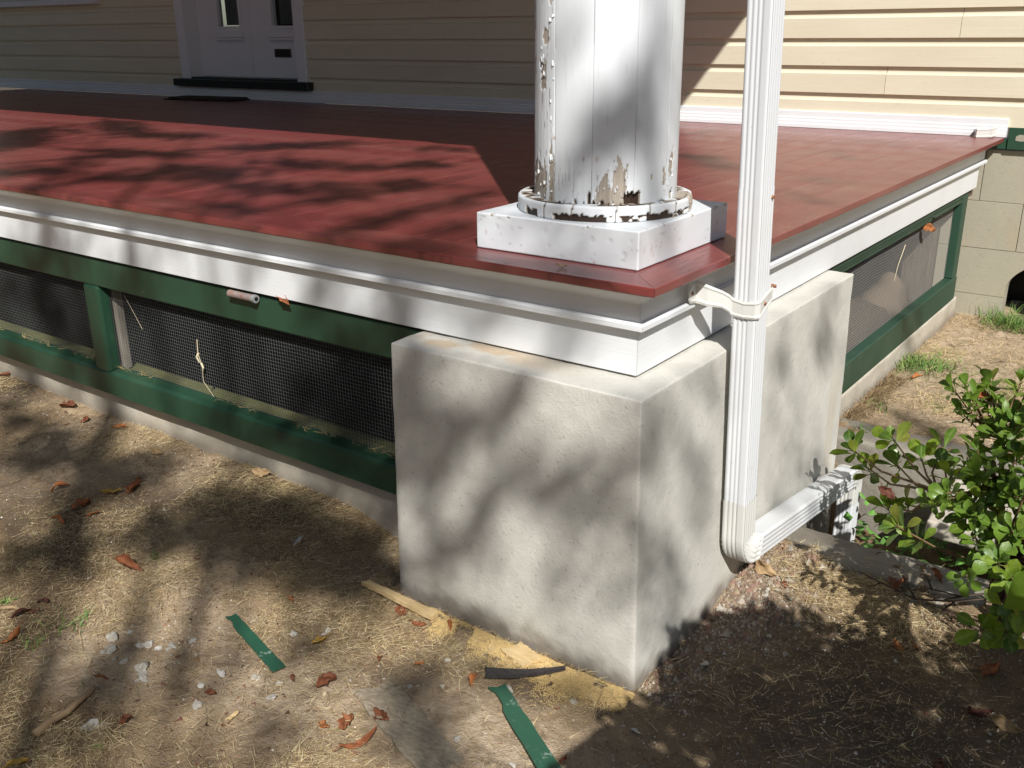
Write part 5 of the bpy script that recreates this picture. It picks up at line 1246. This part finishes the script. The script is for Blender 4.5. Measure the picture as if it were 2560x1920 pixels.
# three leaves to every shoot
P3 = np.repeat(Pc, 3, 0)+RNG.normal(0, .014, (len(Pc)*3, 3))
lo_ = leaf_cloud('foliage', rand_mats(P3), RNG.uniform(.045, .065, len(P3)), MAT['shrub'], tall); lo_['kind'] = 'stuff'
TS = MB(); TS.tube([(1.75, -.55, -1.1), (1.72, -.6, -.5), (1.6, -.7, .0)], .03, .018, 8)
for q in range(9):
    c = Pc[int(RNG.integers(0, len(Pc)))]; TS.tube([(1.7, -.62, -.35), ((1.7+c[0])/2, (-.62+c[1])/2, c[2]-.15), tuple(c)], .011, .004, 5)
link('stem', TS.mesh('stem', 0, 1, True), MAT['bark'], tall)
# ================================================================== SHADE TREE, out of frame towards the sun
tree = empty('shade_tree', (6.9, -9.3, -1.15), 'leafy shade tree standing on the lawn towards the sun', 'tree')
sun_u = sv/np.linalg.norm(sv); PTS = []
LS_ = .075
for (xa, ya, za, xb, yb_, zb_, r, K) in SHADE:
    A = np.array((xa, ya, za)); B = np.array((xb, yb_, zb_)); Lp = np.linalg.norm((B-A)-np.dot(B-A, sun_u)*sun_u)
    area = math.pi*r*r+2*r*Lp; n = int((1.8 if abs(za) < .01 and abs(zb_) < .01 else 1.25)*K*area/(.30*LS_*LS_))
    t = RNG.random(n); dist = 10.5+RNG.normal(0, .5, n)
    off = RNG.normal(0, r*.62, (n, 3))
    PTS.append(A+(B-A)*t[:, None]+off+sun_u[None]*dist[:, None])
PT = np.concatenate(PTS)
lo_ = leaf_cloud('foliage', rand_mats(PT), RNG.uniform(.8, 1.2, len(PT))*LS_, MAT['tree'], tree); lo_['kind'] = 'stuff'
TT = MB(); TT.tube([(6.9, -9.3, -1.3), (6.85, -9.1, 2), (6.7, -8.4, 5), (6.3, -7.6, 6.8)], .26, .10, 10)
for i, (xa, ya, za, xb, yb_, zb_, r, K) in enumerate(SHADE):
    if i % 2 or K < 1.0: continue
    A = Vector((xa, ya, za))+Vector(sun_u)*10.5; B = Vector((xb, yb_, zb_))+Vector(sun_u)*10.5; d = (B-A)
    if d.length < .02: continue
    A2 = A-d.normalized()*.25; B2 = B+d.normalized()*.3; TT.tube([A2, A.lerp(B, .5)+Vector((0, 0, random.uniform(-.05, .05))), B2], random.uniform(.016, .032), .010, 5)
for q in range(16):
    c = PT[int(RNG.integers(0, len(PT)))]; h = (6.75+.1*math.sin(q), -8.6, 4.2+.12*q); TT.tube([h, ((h[0]+c[0])/2, (h[1]+c[1])/2-.2, max(h[2], (h[2]+c[2])/2)), tuple(c)], .03, .008, 5)
link('trunk', TT.mesh('trunk', 0, 1, True), MAT['bark'], tree)
# ================================================================== ADDED HEDGES AND TREE, unseen: put in to block sky light and deepen shade
def hedge(b, seed, label):
    x0, x1, y0, y1, z0, z1 = b; h = empty('sky_block_hedge', ((x0+x1)/2, (y0+y1)/2, z0), label, 'hedge')
    def f(V, n): return V+n*((fbm(V[:, 0]*.8+V[:, 1]*.7, V[:, 2]*.8+V[:, 1]*.3, seed)-.5)*1.4)[:, None], None
    link('opaque_core', subbox(b, .5, .4, f), MAT['hedge_core'], h)
    n = 9000; P_ = np.stack([RNG.uniform(x0-.4, x1+.4, n), RNG.uniform(y0-.4, y1+.4, n), RNG.uniform(z0, z1+.4, n)], -1)
    d = np.minimum.reduce([np.abs(P_[:, 0]-x0), np.abs(P_[:, 0]-x1), np.abs(P_[:, 1]-y0), np.abs(P_[:, 1]-y1), np.abs(P_[:, 2]-z1)]); P_ = P_[d < .7]
    o = leaf_cloud('foliage', rand_mats(P_), RNG.uniform(.22, .4, len(P_)), MAT['tree'], h); o['kind'] = 'stuff'
MAT['hedge_core'] = simple('hedge shadow core', (.015, .03, .008), (.03, .055, .014), 3, .9)
def crown(c, rad, n, label, seed):
    t = empty('sky_block_tree', (c[0], c[1], -1.2), label, 'tree'); q = RNG.normal(0, 1, (n, 3)); q /= np.linalg.norm(q, axis=1, keepdims=True); q *= RNG.random((n, 1))**.33
    P_ = np.array(c)+q*np.array(rad); P_ = P_[fbm(P_[:, 0]*.9, P_[:, 1]*.9+P_[:, 2], seed) > .36]
    o = leaf_cloud('crown', rand_mats(P_), RNG.uniform(.2, .36, len(P_)), MAT['tree'], t); o['kind'] = 'stuff'
    m = MB().tube([(c[0], c[1], -1.3), (c[0]+.1, c[1], c[2]*.5), (c[0], c[1]+.1, c[2])], .3, .1, 9); link('trunk', m.mesh('trunk', 0, 1, True), MAT['bark'], t)
crown((-8.5, -5.6, 7.2), (6.0, 4.2, 2.2), 7000, 'unseen tree added to block sky light, left in front of the porch', 3)  # crown put in to cut sky light from the upper left
hedge((-26, 3.5, -13, -10.5, -1.2, 4.6), 3, 'unseen hedge added to block low sky light, facing the porch')
hedge((11, 13.5, -7, 16, -1.2, 4.2), 4, 'unseen hedge added to block low sky light, on the right side')
hedge((-26, -23.5, -10, 6, -1.2, 5.0), 5, 'unseen hedge added to block low sky light, at the far left')
print('leaf parts', nleaf, 'tree leaves', len(PT), 'boards', nb)
